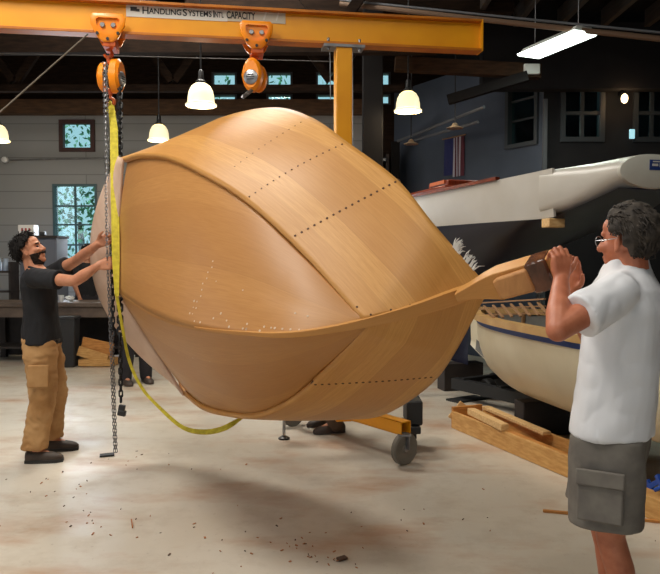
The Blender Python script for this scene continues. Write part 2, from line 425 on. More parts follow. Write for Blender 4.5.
for k_ in range(3):
    f = MB(); y0 = 1.2 + 1.7 * k_
    for y_ in (y0, y0 + 1.6): f.box((-8.95, y_, 3.0), (.12, .08, 2.6))
    for z_ in (1.72, 4.28): f.box((-8.95, y0 + .8, z_), (.12, 1.52, .08))
    struct('window_%d' % (20 + k_), f, M['frame_brown'])  # added frames on the unseen wall, only to dress the cool side fill
struct('wall_right', MB().box((7.1, 4.9, 3.5), (.2, 16.4, 7)), M['dark_wall'])
fr = MB(); wallbox(fr, -9.2, -5.0, 0, 7, -3.4, .2); wallbox(fr, 3.5, 7.2, 0, 7, -3.4, .2); wallbox(fr, -5.0, 3.5, 2.7, 7, -3.4, .2)
struct('wall_front', fr, M['dark_wall'])
struct('ceiling', MB().box((-1, 4.9, 7.05), (16.6, 16.9, .1)), M['roof_dark'])
# right-hand offices: slanting blue-grey wall and a charcoal wall beyond the corner
P0, P1 = V((1.18, 13, 0)), V((3.02, 10, 0)); dv = (P1 - P0).normalized(); nv = V((dv.y, -dv.x, 0))
Rw = Matrix((dv, -nv, V((0, 0, 1)))).transposed()
def on_blue(px):
    k = (px - 330) / F      # ray x = k*y meets the wall plane
    t = (k * P0.y - P0.x) / (dv.x - k * dv.y); return t
tb0, tb1 = on_blue(505), on_blue(537); L = (P1 - P0).length
dm = P0.y + dv.y * (tb0 + tb1) / 2; bz0, bz1 = pz(147, dm), pz(80, dm)
b = MB()
def bb(t0, t1, z0, z1): 
    c = P0 + dv * (t0 + t1) / 2 + V((0, 0, (z0 + z1) / 2)) - nv * -.06; b.box(c, (t1 - t0, .12, z1 - z0), Rw)
nv = nv if nv.y > 0 else -nv
bb(0, tb0, 0, 4.6); bb(tb1, L, 0, 4.6); bb(tb0, tb1, 0, bz0); bb(tb0, tb1, bz1, 4.6)
struct('wall_office', b, M['blue_wall'])
f = MB()
for t_ in (tb0 + .03, tb1 - .03): f.box(P0 + dv * t_ + nv * .03 + V((0, 0, (bz0 + bz1) / 2)), (.06, .14, bz1 - bz0), Rw)
for z_ in (bz0 + .03, bz1 - .03): f.box(P0 + dv * (tb0 + tb1) / 2 + nv * .03 + V((0, 0, z_)), (tb1 - tb0 - .12, .14, .06), Rw)
o = struct('window_7', f, M['frame_dark'])
f = MB()
for q_ in (.42, .72): f.box(P0 + dv * (tb0 + tb1) / 2 + nv * .05 + V((0, 0, bz0 + (bz1 - bz0) * q_)), (tb1 - tb0 - .12, .03, .03), Rw)
struct('muntins', f, M['frame_dark'], o)
struct('pane', MB().box(P0 + dv * (tb0 + tb1) / 2 + nv * .055 + V((0, 0, (bz0 + bz1) / 2)), (tb1 - tb0 - .12, .006, bz1 - bz0 - .12), Rw), M['glass'], o)
# charcoal wall with two big interior openings
DW = 10.0
ops = [(558, 602, 88, 142), (630, 668, 85, 140)]
d_ = MB(); xs = [3.02] + [pxx(v_, DW) for p_ in ops for v_ in p_[:2]] + [7.0]
oz0, oz1 = pz(142, DW), pz(84, DW)
wallbox(d_, 3.02, 7, 0, oz0, DW, .15); wallbox(d_, 3.02, 7, oz1, 4.6, DW, .15)
for i in range(0, 6, 2): wallbox(d_, xs[i], xs[i + 1], oz0, oz1, DW, .15)
struct('wall_charcoal', d_, M['dark_wall'])
for j, (x0, x1, _, _) in enumerate(ops):
    X0, X1 = pxx(x0, DW), pxx(x1, DW)
    window('window_%d' % (8 + j), X0, X1, oz0, oz1, DW - .03, 2, (.5,), 'frame_dark', 'frame_dark', .07, .05, .14)
struct('wall_office_back', MB().box((4.6, 12.9, 2.3), (5.2, .15, 4.6)), M['blue_wall'])
struct('trim_2', MB().box((3.03, 9.96, 1.9), (.055, .055, 3.8)), M['conduit'])
# mezzanine over the offices: deck, header and joists
struct('ceiling_mezzanine', MB().box((4.35, 9.0, 5.02), (5.5, 8.0, .1)), M['roof_dark'])
struct('wall_header', MB().box((4.6, 9.86, 4.35), (5.0, .2, .9)), M['dark_wall'])
for i in range(9):
    x = 1.95 + .6 * i
    tag(MB().box((x, 7.4, 4.85), (.07, 4.7, .23)).build('joist', M['joist']), 'dark wooden joist under the upper floor at top right', 'joist', 'joists under the upper floor at top right')
# roof trusses over the left bay
for i, (y, z) in enumerate(((8.6, 4.15), (11.2, 4.24))):
    t = thing('roof_truss', ['dark timber roof truss nearer the yellow crane beam', 'dark timber roof truss nearest the gable windows'][i], 'truss', (-3.6, y, z))
    MB().box((-3.8, y, z), (10.2, .14, .10 + .12 * (i == 0))).build('bottom_chord', M['dark_wood'], t)
    MB().box((-3.8, y, z + 1.9), (10.2, .12, .2)).build('top_chord', M['dark_wood'], t)
    for k in range(8):
        x = -8.7 + 1.25 * k; a, b2 = (z + .12, z + 1.8) if k % 2 else (z + 1.8, z + .12)
        MB().bar((x, y, a), (x + 1.2, y, b2), .08, .12).build('web_strut', M['dark_wood'], t)
for i in range(4):
    tag(MB().box((-3.8, 6.4 + 1.9 * i, 6.7), (10.2, .12, .28)).build('purlin', M['dark_wood']), 'dark wooden roof beam high above the left bay', 'beam', 'roof beams above the left bay')
# dark steel column with yokes beside the gable windows
cx = pxx(372, 9.2)
t = thing('building_column', 'tall black steel column behind the yellow crane post', 'column', (cx, 9.2, 0))
MB().box((cx, 9.2, 2.4), (.26, .26, 4.76)).build('shaft', M['black_post'], t, bevel=.01)
MB().box((cx, 9.2, .015), (.4, .4, .03)).build('base_plate', M['black_post'], t)
MB().box((cx - .3, 9.2, 4.86), (4.2, .24, .3)).build('girder', M['dark_wood'], t)
tag(MB().box((pxx(395, 12.4), 12.4, 1.8), (.14, .14, 3.6)).build('timber_post', M['black_post']), 'slim black post at the left edge of the blue wall', 'post')
# storage rack at the foot of the gable, right of the column
rx0, rx1, ry = pxx(375, 12.7), pxx(386, 12.7), 12.7
t = thing('storage_rack', 'grey metal storage rack behind the black column', 'rack', ((rx0 + rx1) / 2, ry, 0))
for x in (rx0, rx1): MB().box((x, ry, 1.7), (.05, .5, 3.4)).build('upright', M['bench_dark'], t)
for z in (.3, 1.1, 1.9, 2.6, 3.3): MB().box(((rx0 + rx1) / 2, ry, z), (rx1 - rx0, .5, .05)).build('shelf', M['galv'], t)
for i, z in enumerate((1.93, 2.63)):
    tag(MB().box(((rx0 + rx1) / 2 + .02, ry - .02, z + .19), (.16, .30, .36)).build('storage_tub', M['cabinet_grey'], bevel=.02), ['grey tub on the third shelf of the rack', 'grey tub on the fourth shelf of the rack'][i], 'tub')

# ------------------------------------------------------------------ outside
t_ = tag(MB().box((-2, 22, -.35), (40, 17.6, .1)).build('ground_outside', M['meadow']), 'green grass seen through the windows', 'grass', kind='structure')
def leafy(c, R, n, seed):
    rnd = random.Random(seed); mb = MB()
    for _ in range(n):
        a, b2, r = rnd.uniform(0, 2 * PI), math.acos(rnd.uniform(-1, 1)), rnd.random() ** .4
        p = V(c) + V((R[0] * r * math.sin(b2) * math.cos(a), R[1] * r * math.sin(b2) * math.sin(a), R[2] * r * math.cos(b2)))
        q = Quaternion((rnd.uniform(-1, 1), rnd.uniform(-1, 1), rnd.uniform(-1, 1), rnd.uniform(-1, 1))).normalized(); s = rnd.uniform(.10, .2)
        mb.add([p + q @ V(k) * s for k in ((-.5, 0, 0), (0, -.28, .06), (.6, 0, 0), (0, .28, .06))], [(0, 1, 2, 3)])
    return mb
for i, (x, y, z, R, lb) in enumerate(((-6.6, 18.5, 2.5, (1.6, 1.4, 2.3), 'leafy tree outside seen in the left half of the tall window'), (-4.9, 20.0, 3.4, (1.7, 1.5, 2.9), 'leafy tree outside seen in the right half of the tall window'),
        (-6.6, 22.5, 5.2, (2.4, 1.6, 3.0), 'taller leafy tree outside filling the small square window'), (-1.9, 21, 5.2, (2.2, 1.5, 2.6), 'leafy tree outside behind the two left gable windows'))):
    t = thing('tree', lb, 'tree', (x, y, -.3)); MB().tube([(x, y, -.32), (x + .1, y, z * .5), (x, y, z)], [.16, .12, .06], 8).build('trunk', M['bark'], t)
    leafy((x, y, z + .3), R, 900, i).build('foliage', M['leaf'], t, smooth=0)

# ================================================================== GANTRY CRANE
BH = CAMZ + 221 / 700 * 5.6 - .235
A = at(113, 36, 5.6); B = at(343, 46, 5.88); zb = A.z; bd = V((B.x - A.x, B.y - A.y, 0)).normalized(); bn = V((bd.y, -bd.x, 0))
if bn.y > 0: bn = -bn
def beam_pt(px):
    k = (px - 330) / F; t = (k * A.y - A.x) / (bd.x - k * bd.y); return V((A.x + bd.x * t, A.y + bd.y * t, zb))
E1 = beam_pt(477); E0 = A - bd * 2.2
crane = thing('gantry_crane', 'yellow steel gantry crane spanning above the wooden hull', 'crane', (B.x, B.y, 0))
def bbox(mb, p0, p1, w_, z0, z1, mi=0):
    c = (p0 + p1) / 2; R = Matrix((bd, -bn, V((0, 0, 1)))).transposed(); mb.box((c.x, c.y, (z0 + z1) / 2), ((p1 - p0).length, w_, z1 - z0), R, mi); return mb
hb = .265
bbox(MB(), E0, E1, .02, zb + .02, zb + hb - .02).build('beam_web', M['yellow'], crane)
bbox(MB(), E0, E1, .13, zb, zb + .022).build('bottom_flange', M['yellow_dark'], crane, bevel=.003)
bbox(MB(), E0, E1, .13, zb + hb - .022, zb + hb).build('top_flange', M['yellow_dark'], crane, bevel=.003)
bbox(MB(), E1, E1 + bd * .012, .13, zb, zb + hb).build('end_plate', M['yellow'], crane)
R = Matrix((bd, -bn, V((0, 0, 1)))).transposed()
for P, near in ((V((B.x, B.y, 0)), True), (V((E0.x, E0.y, 0)) + bd * .2, False)):
    MB().box((P.x, P.y, (zb - .02 + .2) / 2), (.135, .135, zb - .22), R).build('post', M['yellow'], crane, bevel=.008)
    MB().box((P.x, P.y, zb - .012), (.34, .16, .022), R).build('cap_plate', M['galv'], crane)
    for sx in (-.13, .13):
        MB().cyl((P + bd * sx + bn * .05).to_tuple()[:2] + (zb - .05,), (P + bd * sx + bn * .05).to_tuple()[:2] + (zb + .05,), .011, 8).build('bolt', M['galv'], crane)
    nd = (V((at(402, 435, 5.3).x, 5.29, 0)) - P).normalized() if near else V((.25, -1, 0)).normalized()
    q0, q1 = P + nd * .78, P - nd * .78
    bar = MB(); hz = .285
    for s_ in (-1, 1):
        sd = V((nd.y, -nd.x, 0)); bar.bar(q0 + V((0, 0, hz)) + sd * .046 * s_, q1 + V((0, 0, hz)) + sd * .046 * s_, .008, .1)
        bar.bar(q0 + V((0, 0, hz + .046 * s_)), q1 + V((0, 0, hz + .046 * s_)), .1, .008)
    bar.build('base_tube', M['yellow'], crane)
    for s_ in (-1, 1):
        MB().bar(P + nd * .5 * s_ + V((0, 0, .28)), P + V((0, 0, 1.0)), .05, .05).build('brace', M['yellow'], crane)
    for qq, s_ in ((q0, 1), (q1, -1)):
        c = qq - nd * .02 * s_; ax = V((nd.y, -nd.x, 0));  wz = .124
        ax = V((.62, -.78, 0))
        wh = MB().lathe(c + V((0, 0, wz)) - ax * .026, [(.0, 0), (.03, 0), (.034, .008), (.110, .004), (.124, .012), (.124, .046), (.110, .054), (.034, .044), (.03, .052), (0, .052)], ax, 28).build('caster_wheel', M['rubber'], crane)
        MB().lathe(c + V((0, 0, wz)) - ax * .03, [(.0, 0), (.022, 0), (.022, .06), (0, .06)], ax, 14).build('wheel_hub', M['galv'], wh)
        fk = MB()
        for k in (-.036, .036): fk.bar(c + V((0, 0, wz)) + ax * k, c + V((0, 0, .235)) + ax * k, .006, .05, nd)
        fk.box(c + V((0, 0, .234)), (.1, .1, .014)); fk.build('caster_fork', M['galv'], crane)
# name plate stuck on the web
def plate_at(px0, px1, y0, y1, nm, m_, off=.012):
    a, b2 = beam_pt(px0), beam_pt(px1); c = (a + b2) / 2
    z0, z1 = pz(y1, c.y), pz(y0, c.y); mb = MB(); mb.box((c.x + bn.x * off, c.y + bn.y * off, (z0 + z1) / 2), ((b2 - a).length, .004, z1 - z0), R); return mb.build(nm, m_, crane), c, (z0 + z1) / 2
sg, sc_, sz = plate_at(129.5, 229, 6.5, 19.5, 'name_plate', M['sign_white'])
pl2, pc2, pz2 = plate_at(229, 286, 11.5, 23, 'capacity_plate', M['sign_grey'], .0125)
def lettering(txt, px, py, size, par, m_, off=.0155, sx=1., bold=.0):
    cu = bpy.data.curves.new('t', 'FONT'); cu.body = txt; cu.size = size; cu.extrude = .0006; cu.align_x = 'LEFT'; cu.align_y = 'CENTER'; cu.offset = bold
    o = bpy.data.objects.new('t', cu); C.objects.link(o); bpy.context.evaluated_depsgraph_get().update()
    me = bpy.data.meshes.new_from_object(o.evaluated_get(bpy.context.evaluated_depsgraph_get())); C.objects.unlink(o); bpy.data.objects.remove(o)
    me.materials.clear(); p = beam_pt(px); z = pz(py, p.y); fx = bd; fn = bn; fz = V((0, 0, 1))
    for v_ in me.vertices: v_.co = V((p.x, p.y, z)) + fx * v_.co.x * sx + fz * v_.co.y + fn * (off + v_.co.z)
    return link('lettering', me, m_, par, 0)
pxm = 5.7 / 700
lettering('H', 145, 11.2, 9.5 * pxm, sg, M['ink'], bold=.0012); lettering('ANDLING', 152, 11.8, 7.6 * pxm, sg, M['ink'], sx=.92, bold=.0012)
lettering('S', 185, 13.4, 9.5 * pxm, sg, M['ink'], bold=.0012); lettering('YSTEMS', 190.4, 14.0, 7.6 * pxm, sg, M['ink'], sx=.88, bold=.0012)
lettering("I", 214.5, 15.0, 9.5 * pxm, sg, M['ink'], bold=.0012); lettering("NT'L", 216.4, 15.5, 7.6 * pxm, sg, M['ink'], sx=.56, bold=.0012)
lettering('CAPACITY', 228, 15.8, 9.6 * pxm, sg, M['ink'], off=.0175, sx=.62, bold=.0016)
mk = MB(); p = beam_pt(137); R3 = R
mk.box((p.x + bn.x * .0155, p.y + bn.y * .0155, pz(9.6, p.y)), (.05, .003, .03), R); mk.box((p.x + bd.x * .03 + bn.x * .0155, p.y + bd.y * .03 + bn.y * .0155, pz(10.6, p.y)), (.03, .003, .02), R)
mk.build('lettering', M['ink'], sg)
mk = MB(); p = beam_pt(266)
for k in range(2): mk.box((p.x + bd.x * .1 * k + bn.x * .016, p.y + bd.y * .1 * k + bn.y * .016, pz(16.3 + k * .4, p.y)), (.012, .003, .07), R @ Matrix.Rotation(.3, 3, 'Y'))
mk.build('lettering', M['sign_white'], pl2)

# ------------------------------------------------------------------ trolleys and hoists
def trolley(px, label):
    p = beam_pt(px); t = thing('beam_trolley', label, 'trolley', (p.x, p.y, zb))
    fz = V((0, 0, 1)); S = 5.7 / 700
    def P(x, y, o): return V((p.x, p.y, 0)) + bd * (x * S) + fz * (zb + (9 - y) * S) + bn * o   # y measured in pixel steps below the plate's top
    out = [(x * 1.12, y * 1.16 - 5.5) for x, y in [(-14.5, -7.5), (-12, -10), (12, -10), (14.5, -7.5), (14, -1), (8.5, 9.5), (4, 13), (-4, 13), (-8.5, 9.5), (-14, -1)]]
    for sgn, nm in ((1, 'side_plate'), (-1, 'side_plate')):
        mb = MB(); inn = [(x * .66, (y + 5.5) * .56 - 6.5) for x, y in out]
        rings = [[P(x, y + 9, sgn * .085) for x, y in out], [P(x, y + 9, sgn * .106) for x, y in out], [P(x * .93, (y + 5) * .93 + 4, sgn * .112) for x, y in out], [P(x, y + 9, sgn * .112) for x, y in inn], [P(x, y + 9, sgn * .092) for x, y in inn]]
        pl = mb.loft(rings, True).build(nm, M['orange'], t, smooth=40)
        if sgn == 1:
            MB().lathe(P(-5, 2.5, .088), [(0, 0), (.02, 0), (.02, .014), (.016, .018), (0, .018)], bn, 16).build('wheel_boss', M['steel'], pl)
            MB().lathe(P(5, 2.5, .088), [(0, 0), (.02, 0), (.02, .014), (.016, .018), (0, .018)], bn, 16).build('wheel_boss', M['steel'], pl)
            for x, y in ((-9.5, 11), (0, 16), (9.5, 10.5)): MB().cyl(P(x, y, .10), P(x, y, .122), .012, 8).build('bolt', M['black_metal'], pl)
    for sx in (-6, 6):
        for sgn in (-1, 1): MB().lathe(P(sx, 4.8, sgn * .048), [(0, 0), (.03, 0), (.034, .006), (.03, .03), (0, .03)], bn * sgn, 18).build('wheel', M['steel'], t)
    MB().box(P(1, 17.5, 0), (.10, .2, .085), R).build('spreader_bar', M['orange_red'], t, bevel=.006)
    return t, P
def hook(mb, c, r, th, flip=1):
    """open hook in the beam's plane whose bowl centre is c"""
    pts = []
    for i in range(13):
        a = math.radians(100 - i * 22); pts.append(c + bd * (flip * r * math.cos(a)) + V((0, 0, r * math.sin(a))))
    mb.tube([c + V((0, 0, r * 2.3)), c + V((0, 0, r * 1.5))] + pts, [th] * 2 + [th * (1.25 - .07 * abs(i - 6)) for i in range(13)], 8)
tA, PA = trolley(113, 'orange beam trolley above the yellow sling and chain')
tB, PB = trolley(257, 'orange beam trolley to the right of the crane lettering')
def chain(mb, p0, p1, pitch=.024, r=.0028, w_=.0072):
    p0, p1 = V(p0), V(p1); d = (p1 - p0); n = max(2, int(d.length / pitch)); d.normalize(); x, y, _ = basis(d)
    for i in range(n):
        mb.torus(p0 + (p1 - p0) * ((i + .5) / n), x if i % 2 else y, w_, r, 10, 5, (d, pitch * .72))
def hoist_body(name, label, c, yaw, P, hook_at):
    """chain hoist: round gear housing in two halves with a dial, a hook above and one below"""
    t = thing(name, label, 'hoist', c)
    ax = Matrix.Rotation(yaw, 3, 'Z') @ bn; sx = Matrix.Rotation(yaw, 3, 'Z') @ bd; c = V(c)
    def prism(o0, o1, k, ks, dx=0):
        out = [(k * math.cos(a) * (1. if abs(math.sin(a)) < .2 else .95), ks * math.sin(a)) for a in [2 * PI * i / 20 for i in range(20)]]
        mb = MB(); mb.loft([[c + sx * (x * e + dx) + V((0, 0, z * e)) + ax * o for x, z in out] for o, e in ((o0, .82), (o0 + .012 * (1 if o1 > o0 else -1), 1.), (o1 - .02 * (1 if o1 > o0 else -1), 1.), (o1, .8))]); return mb
    gh = prism(.02, .105, .085, .135).build('gear_housing', M['orange'], t)
    prism(-.02, -.085, .075, .115, .012).build('brake_housing', M['orange'], t)
    prism(-.024, .024, .06, .09).build('chain_guide', M['black_metal'], t)
    MB().lathe(c + ax * .103 - V((0, 0, .025)), [(0, 0), (.058, 0), (.06, .006), (.05, .012), (0, .014)], ax, 22).build('dial', M['steel'], gh)
    lb = MB()
    for k in (-1, 0, 1): lb.box(c + ax * .118 + V((0, 0, -.025 + .018 * k)), (.07 - .015 * abs(k), .003, .006), Matrix((sx, -ax, V((0, 0, 1)))).transposed())
    lb.build('dial_marking', M['ink'], gh)
    h = MB(); hook(h, hook_at, .030, .013); h.tube([c + V((0, 0, .10)), hook_at - V((0, 0, .02))], .016, 8); h.build('top_hook', M['orange_red'], t)
    return t, ax, sx
# left hoist, seen edge on
c1 = PA(-1, 48, 0); hA, axA, sxA = hoist_body('chain_hoist', 'orange chain hoist with its chain falling beside the left man', c1, math.radians(72), PA, PA(-2, 26, 0))
h = MB(); hk = PA(0, 72, 0); hook(h, hk, .028, .012); h.tube([c1 - V((0, 0, .1)), hk + V((0, 0, .06))], .018, 8); h.build('bottom_hook', M['orange_red'], hA)
# hand chain loop: two grey falls and a run of black load chain
g0 = at(103.5, 62, 5.58); g1 = at(114.6, 452, 5.0); g2 = at(116.4, 452, 5.02)
mb = MB(); chain(mb, g0, at(107, 250, 5.0)); chain(mb, at(107, 250, 5.0), g1); chain(mb, at(106.5, 62, 5.56), at(111.5, 300, 5.02)); chain(mb, at(111.5, 300, 5.02), g2); mb.build('hand_chain', M['chain'], hA)
mb = MB(); l0, l1, l2 = at(119.8, 84, 5.56), at(120, 340, 4.92), at(121, 402, 4.95)
chain(mb, l0, l1, .042, .0085, .016); chain(mb, at(111, 150, 5.36), at(113, 335, 4.96), .042, .006, .012); chain(mb, l1, l2, .038, .006, .012); mb.build('load_chain', M['black_chain'], hA)
mb = MB(); mb.box(at(121.5, 410, 4.95), (.045, .03, .075), Matrix.Rotation(.2, 3, 'Y')); mb.box(at(122, 413, 4.95), (.055, .035, .04), Matrix.Rotation(.2, 3, 'Y')); mb.build('chain_stop', M['black_metal'], hA, bevel=.005)
# right hoist, dial towards the camera
c2 = PB(-1, 43, .0); hB, axB, sxB = hoist_body('chain_hoist', 'orange round chain hoist hanging right above the top of the hull', c2, math.radians(-22), PB, PB(-2, 21, 0))
mb = MB(); e_ = at(243, 97, 5.2); chain(mb, c2 - V((.02, 0, .1)), e_, .034, .007, .012); mb.build('load_chain', M['chain'], hB)
# sling
mb = MB(); pts = [PA(0, 76, 0), at(113.5, 130, 5.4), at(114.5, 200, 5.1), at(115.5, 260, 4.95), at(116.5, 296, 4.90)]
mb.ribbon(pts, [.04, .050, .052, .046, .022], .012, bd)
mb.ribbon([p_ + bn * .014 + bd * .01 for p_ in pts], [.036, .048, .05, .042, .018], .010, bd)
low = catmull([at(116.5, 294, 4.90), at(122, 325, 4.92), at(129, 360, 4.97), at(142, 388, 4.95), at(160, 408, 4.9), at(182, 427, 4.82), at(202, 432, 4.75), at(222, 429, 4.7), at(240, 419, 4.72), at(256, 408, 4.8)], 40)
t = thing('lifting_sling', 'yellow webbing sling from the left hook looping beneath the hull', 'strap', pts[0])
mb.build('upper_run', M['strap'], t)
MB().ribbon(low, [.020 + .016 * min(1, max(0, (i - 16) / 12)) for i in range(40)], .012, lambda i: (bd * .8 + V((0, 0, .6)))).build('slack_loop', M['strap'], t)
MB().ribbon([PA(0, 76, 0) + V((-.03, 0, -.05)), PA(0, 72, 0), PA(0, 76, 0) + V((.03, 0, -.05))], .05, .014, bn).build('eye', M['strap'], t)
# ================================================================== THE HULL BEING ROLLED
HR = Matrix(((0.4757, -0.191, -0.8586), (-0.8772, -0.176, -0.4468), (-0.0658, 0.9657, -0.2513)))
HT = V((-1.5791, 5.1412, 1.3459))
HM = Matrix.Translation(HT) @ HR.to_4x4()
HI = HM.inverted()
KE = [(0, 0, 0), (.631, 0, .033), (1.233, 0, .045), (1.777, 0, .008), (2.235, 0, -.108), (2.581, 0, -.271), (2.78, 0, -.638), (2.829, 0, -1.102)]
CH = [(.139, .904, -.259), (.58, .907, -.266), (1.018, .854, -.318), (1.453, .745, -.347), (1.882, .554, -.422), (2.305, .294, -.476), (2.728, .02, -.496)]
SH = [(-.18, .919, -.315), (.339, .956, -.573), (.837, 1.032, -.79), (1.296, 1.016, -.94), (1.72, .909, -.965), (2.091, .735, -.961), (2.396, .53, -1.009), (2.637, .312, -1.008), (2.809, .03, -1.102)]
NP = 97
kc, chc, shc = catmull(KE, 161), catmull(CH, NP), catmull(SH, NP)
def mir(p, s): return V((p[0], p[1] * s, p[2]))
FFI = int(.8078 * 160)                      # keel index of the forefoot, where the chines run into the stem
boat = thing('wooden_boat_hull', 'large unpainted wooden boat hull hanging on its side from the crane', 'boat', HT, mw=HM)
keelp = [lerp_curve(kc[:FFI + 1], i / (NP - 1)) for i in range(NP)]
def grid(rows, uvs, name, mats, parent, smooth=50, thick=0, extra=None, flip=False):
    nr, nc = len(rows), len(rows[0]); vs = [tuple(p) for r in rows for p in r]; fs = []
    for i in range(nr - 1):
        for j in range(nc - 1):
            q = (i * nc + j, i * nc + j + 1, (i + 1) * nc + j + 1, (i + 1) * nc + j); fs.append(q[::-1] if flip else q)
    me = bpy.data.meshes.new(name); me.from_pydata(vs, [], fs)
    uv = me.uv_layers.new(name='UVMap'); fl = [c for r in uvs for c in r]
    for p in me.polygons:
        for li in p.loop_indices: uv.data[li].uv = fl[me.loops[li].vertex_index]
    if extra:                                # discs (plugs, screw holes) carried by the same skin
        bm = bmesh.new(); bm.from_mesh(me)
        for c, nn, r, mi in extra:
            x, y, _ = basis(nn); vv = [bm.verts.new(c + x * (r * math.cos(a)) + y * (r * math.sin(a))) for a in [2 * PI * k / 10 for k in range(10)]]
            v2 = [bm.verts.new(v_.co - nn * .006) for v_ in vv]
            f_ = bm.faces.new(vv); f_.material_index = mi; f_.normal_update()
            if f_.normal.dot(nn) < 0: f_.normal_flip()
            for k in range(10): bm.faces.new((vv[k], vv[(k + 1) % 10], v2[(k + 1) % 10], v2[k])).material_index = mi
        bm.to_mesh(me); bm.free()
    o = link(name, me, mats, parent, smooth, local=True)
    return o
OUT = V((0, 0, 1))
def bottom(sg):
    rows, uvs, extra = [], [], []
    for i in range(NP):
        a, b = keelp[i], mir(chc[i], sg); t = i / (NP - 1)
        nn = (chc[min(i + 1, NP - 1)] - chc[max(i - 1, 0)]); nn = mir(nn, sg).cross(b - a) if (b - a).length > .05 else OUT
        nn = nn.normalized(); nn = nn if nn.z > 0 else -nn
        rec = .036 * min(1, (1 - t) * 5) * (.55 + .45 * (1 - t)); r, u = [], []
        for j in range(25):
            f = j / 24; p = a.lerp(b, f) + nn * (.035 * math.sin(PI * f) * (1 - t) ** .5 - rec * min(1, f * 2.5))
            r.append(p); u.append((t * 2.9, f * .95 * (1 - .5 * t)))
        rows.append(r); uvs.append(u)
    if sg > 0:
        rnd = random.Random(3)
        for k in range(26):
            i = int(NP * rnd.uniform(.53, .88)); j = rnd.choice((1, 1, 2, 2, 3)) if k > 4 else rnd.randint(4, 8)
            p = rows[i][j]; nn = (rows[i + 1][j] - p).cross(rows[i][j + 1] - p).normalized(); nn = nn if nn.z > 0 else -nn
            extra.append((p + nn * .0015, nn, rnd.uniform(.003, .0065), 1))
        for k in range(9):
            i = int(NP * (.56 + .004 * k)); p = rows[i][3 + k]; nn = (rows[i + 1][3 + k] - p).cross(rows[i][4 + k] - p).normalized(); nn = nn if nn.z > 0 else -nn
            extra.append((p + nn * .0015, nn, .0045, 1))
    else:
        for k in range(3):
            p = rows[30 + 9 * k][9]; nn = (rows[31 + 9 * k][9] - p).cross(rows[30 + 9 * k][10] - p).normalized(); nn = nn if nn.z > 0 else -nn
            extra.append((p + nn * .0015, nn, .003, 1))
    o = grid(rows, uvs, 'bottom_planking', [M['hull_bottom'], M['filler']], boat, extra=extra, flip=sg > 0)
    o.modifiers.new('s', 'SOLIDIFY').thickness = .02; o.modifiers['s'].offset = -1
    return rows
# outline below the topside: chine, then stem up to the stem head
stem_up = kc[FFI:]
def arc(P):
    L = [0]
    for a, b in zip(P, P[1:]): L.append(L[-1] + (b - a).length)
    return [x / L[-1] for x in L]
def side_rows(sg):
    low = [mir(p, sg) for p in chc] + [mir(V((p[0], .026 if sg > 0 else .004, p[2])), sg) for p in stem_up[2:]]
    AL, AS = arc(low), arc(shc)
    def u_at(P, AA, u, n):      # first arc fraction where the curve reaches station u
        for i in range(1, n):
            if P[i][0] >= u: return AA[i]
        return AA[n - 1]
    an = [(0, 0)] + [(u_at(low, AL, u, NP), u_at(shc, AS, u2, NP)) for u, u2 in ((.6, .5), (1.1, 1.05), (1.70, 1.72), (2.19, 2.34))] + [(1, 1)]
    def pos(P, AA, a):
        for i in range(1, len(AA)):
            if AA[i] >= a - 1e-9:
                f = (a - AA[i - 1]) / max(1e-9, AA[i] - AA[i - 1]); return P[i - 1].lerp(P[i], f)
        return P[-1]
    sh = [mir(p, sg) for p in shc]; rows = []; N = 121
    for i in range(N):
        a = i / (N - 1)
        for (x0, y0), (x1, y1) in zip(an, an[1:]):
            if x0 <= a <= x1 + 1e-9: s_ = y0 + (y1 - y0) * (a - x0) / (x1 - x0)
        rows.append((pos(low, AL, a), pos(sh, AS, s_), a))
    return rows
def topside(sg, holes):
    ce = chc + [chc[-1] + (chc[-1] - chc[-6]).normalized() * (.04 * k) for k in range(1, 26)]; ce = [mir(p, sg) for p in ce]; cl_ = [0]
    for a, b in zip(ce, ce[1:]): cl_.append(cl_[-1] + (b - a).length)
    base = side_rows(sg); rows, uvs, extra = [], [], []
    n = len(base)
    for i, (a, b, s_) in enumerate(base):
        r, u = [], []
        ta = base[min(i + 1, n - 1)][0] - base[max(i - 1, 0)][0]; nn = ta.cross(b - a); nn = nn.normalized()
        nn = nn if nn.y * sg > 0 else -nn
        for j in range(25):
            f = j / 24; r.append(a.lerp(b, f) + nn * (.016 * math.sin(PI * f) * math.sin(PI * min(1, s_ * 1.1)) ** .5)); q_ = min(range(len(ce)), key=lambda k: (ce[k] - r[-1]).length_squared); u.append((cl_[q_], (ce[q_] - r[-1]).length + (0 if s_ < 1 else 0)))
        rows.append(r); uvs.append(u)
    low = [r[0] for r in rows]
    for a_, f0, f1, num, rad in holes:
        for k in range(num):
            f = f0 + (f1 - f0) * k / (num - 1); a2 = a_ if not isinstance(a_, tuple) else a_[0] + (a_[1] - a_[0]) * k / (num - 1)
            x = a2 * (n - 1); i = min(int(x), n - 2); y = f * 24; j = min(int(y), 23)
            p = rows[i][j].lerp(rows[i + 1][j], x - i).lerp(rows[i][j + 1].lerp(rows[i + 1][j + 1], x - i), y - j)
            nn = (rows[i + 1][j] - rows[i][j]).cross(rows[i][j + 1] - rows[i][j]).normalized(); nn = nn if nn.y * sg > 0 else -nn
            extra.append((p + nn * .0015, nn, rad, 1))
    # the lower edge of the plank stands proud of the bottom
    o = grid(rows, uvs, 'topside_planking', [M['hull_side'], M['hole']], boat, extra=extra, flip=sg > 0)
    sd = o.modifiers.new('s', 'SOLIDIFY'); sd.thickness = .034; sd.offset = -1
    return rows
bot_u, bot_l = bottom(1), bottom(-1)
TU = topside(1, [((.640, .668), .06, .97, 17, .0062), ((.525, .56), .05, .95, 16, .0048), ((.45, .47), .2, .9, 12, .0035), ((.80, .985), .035, .05, 8, .005)])
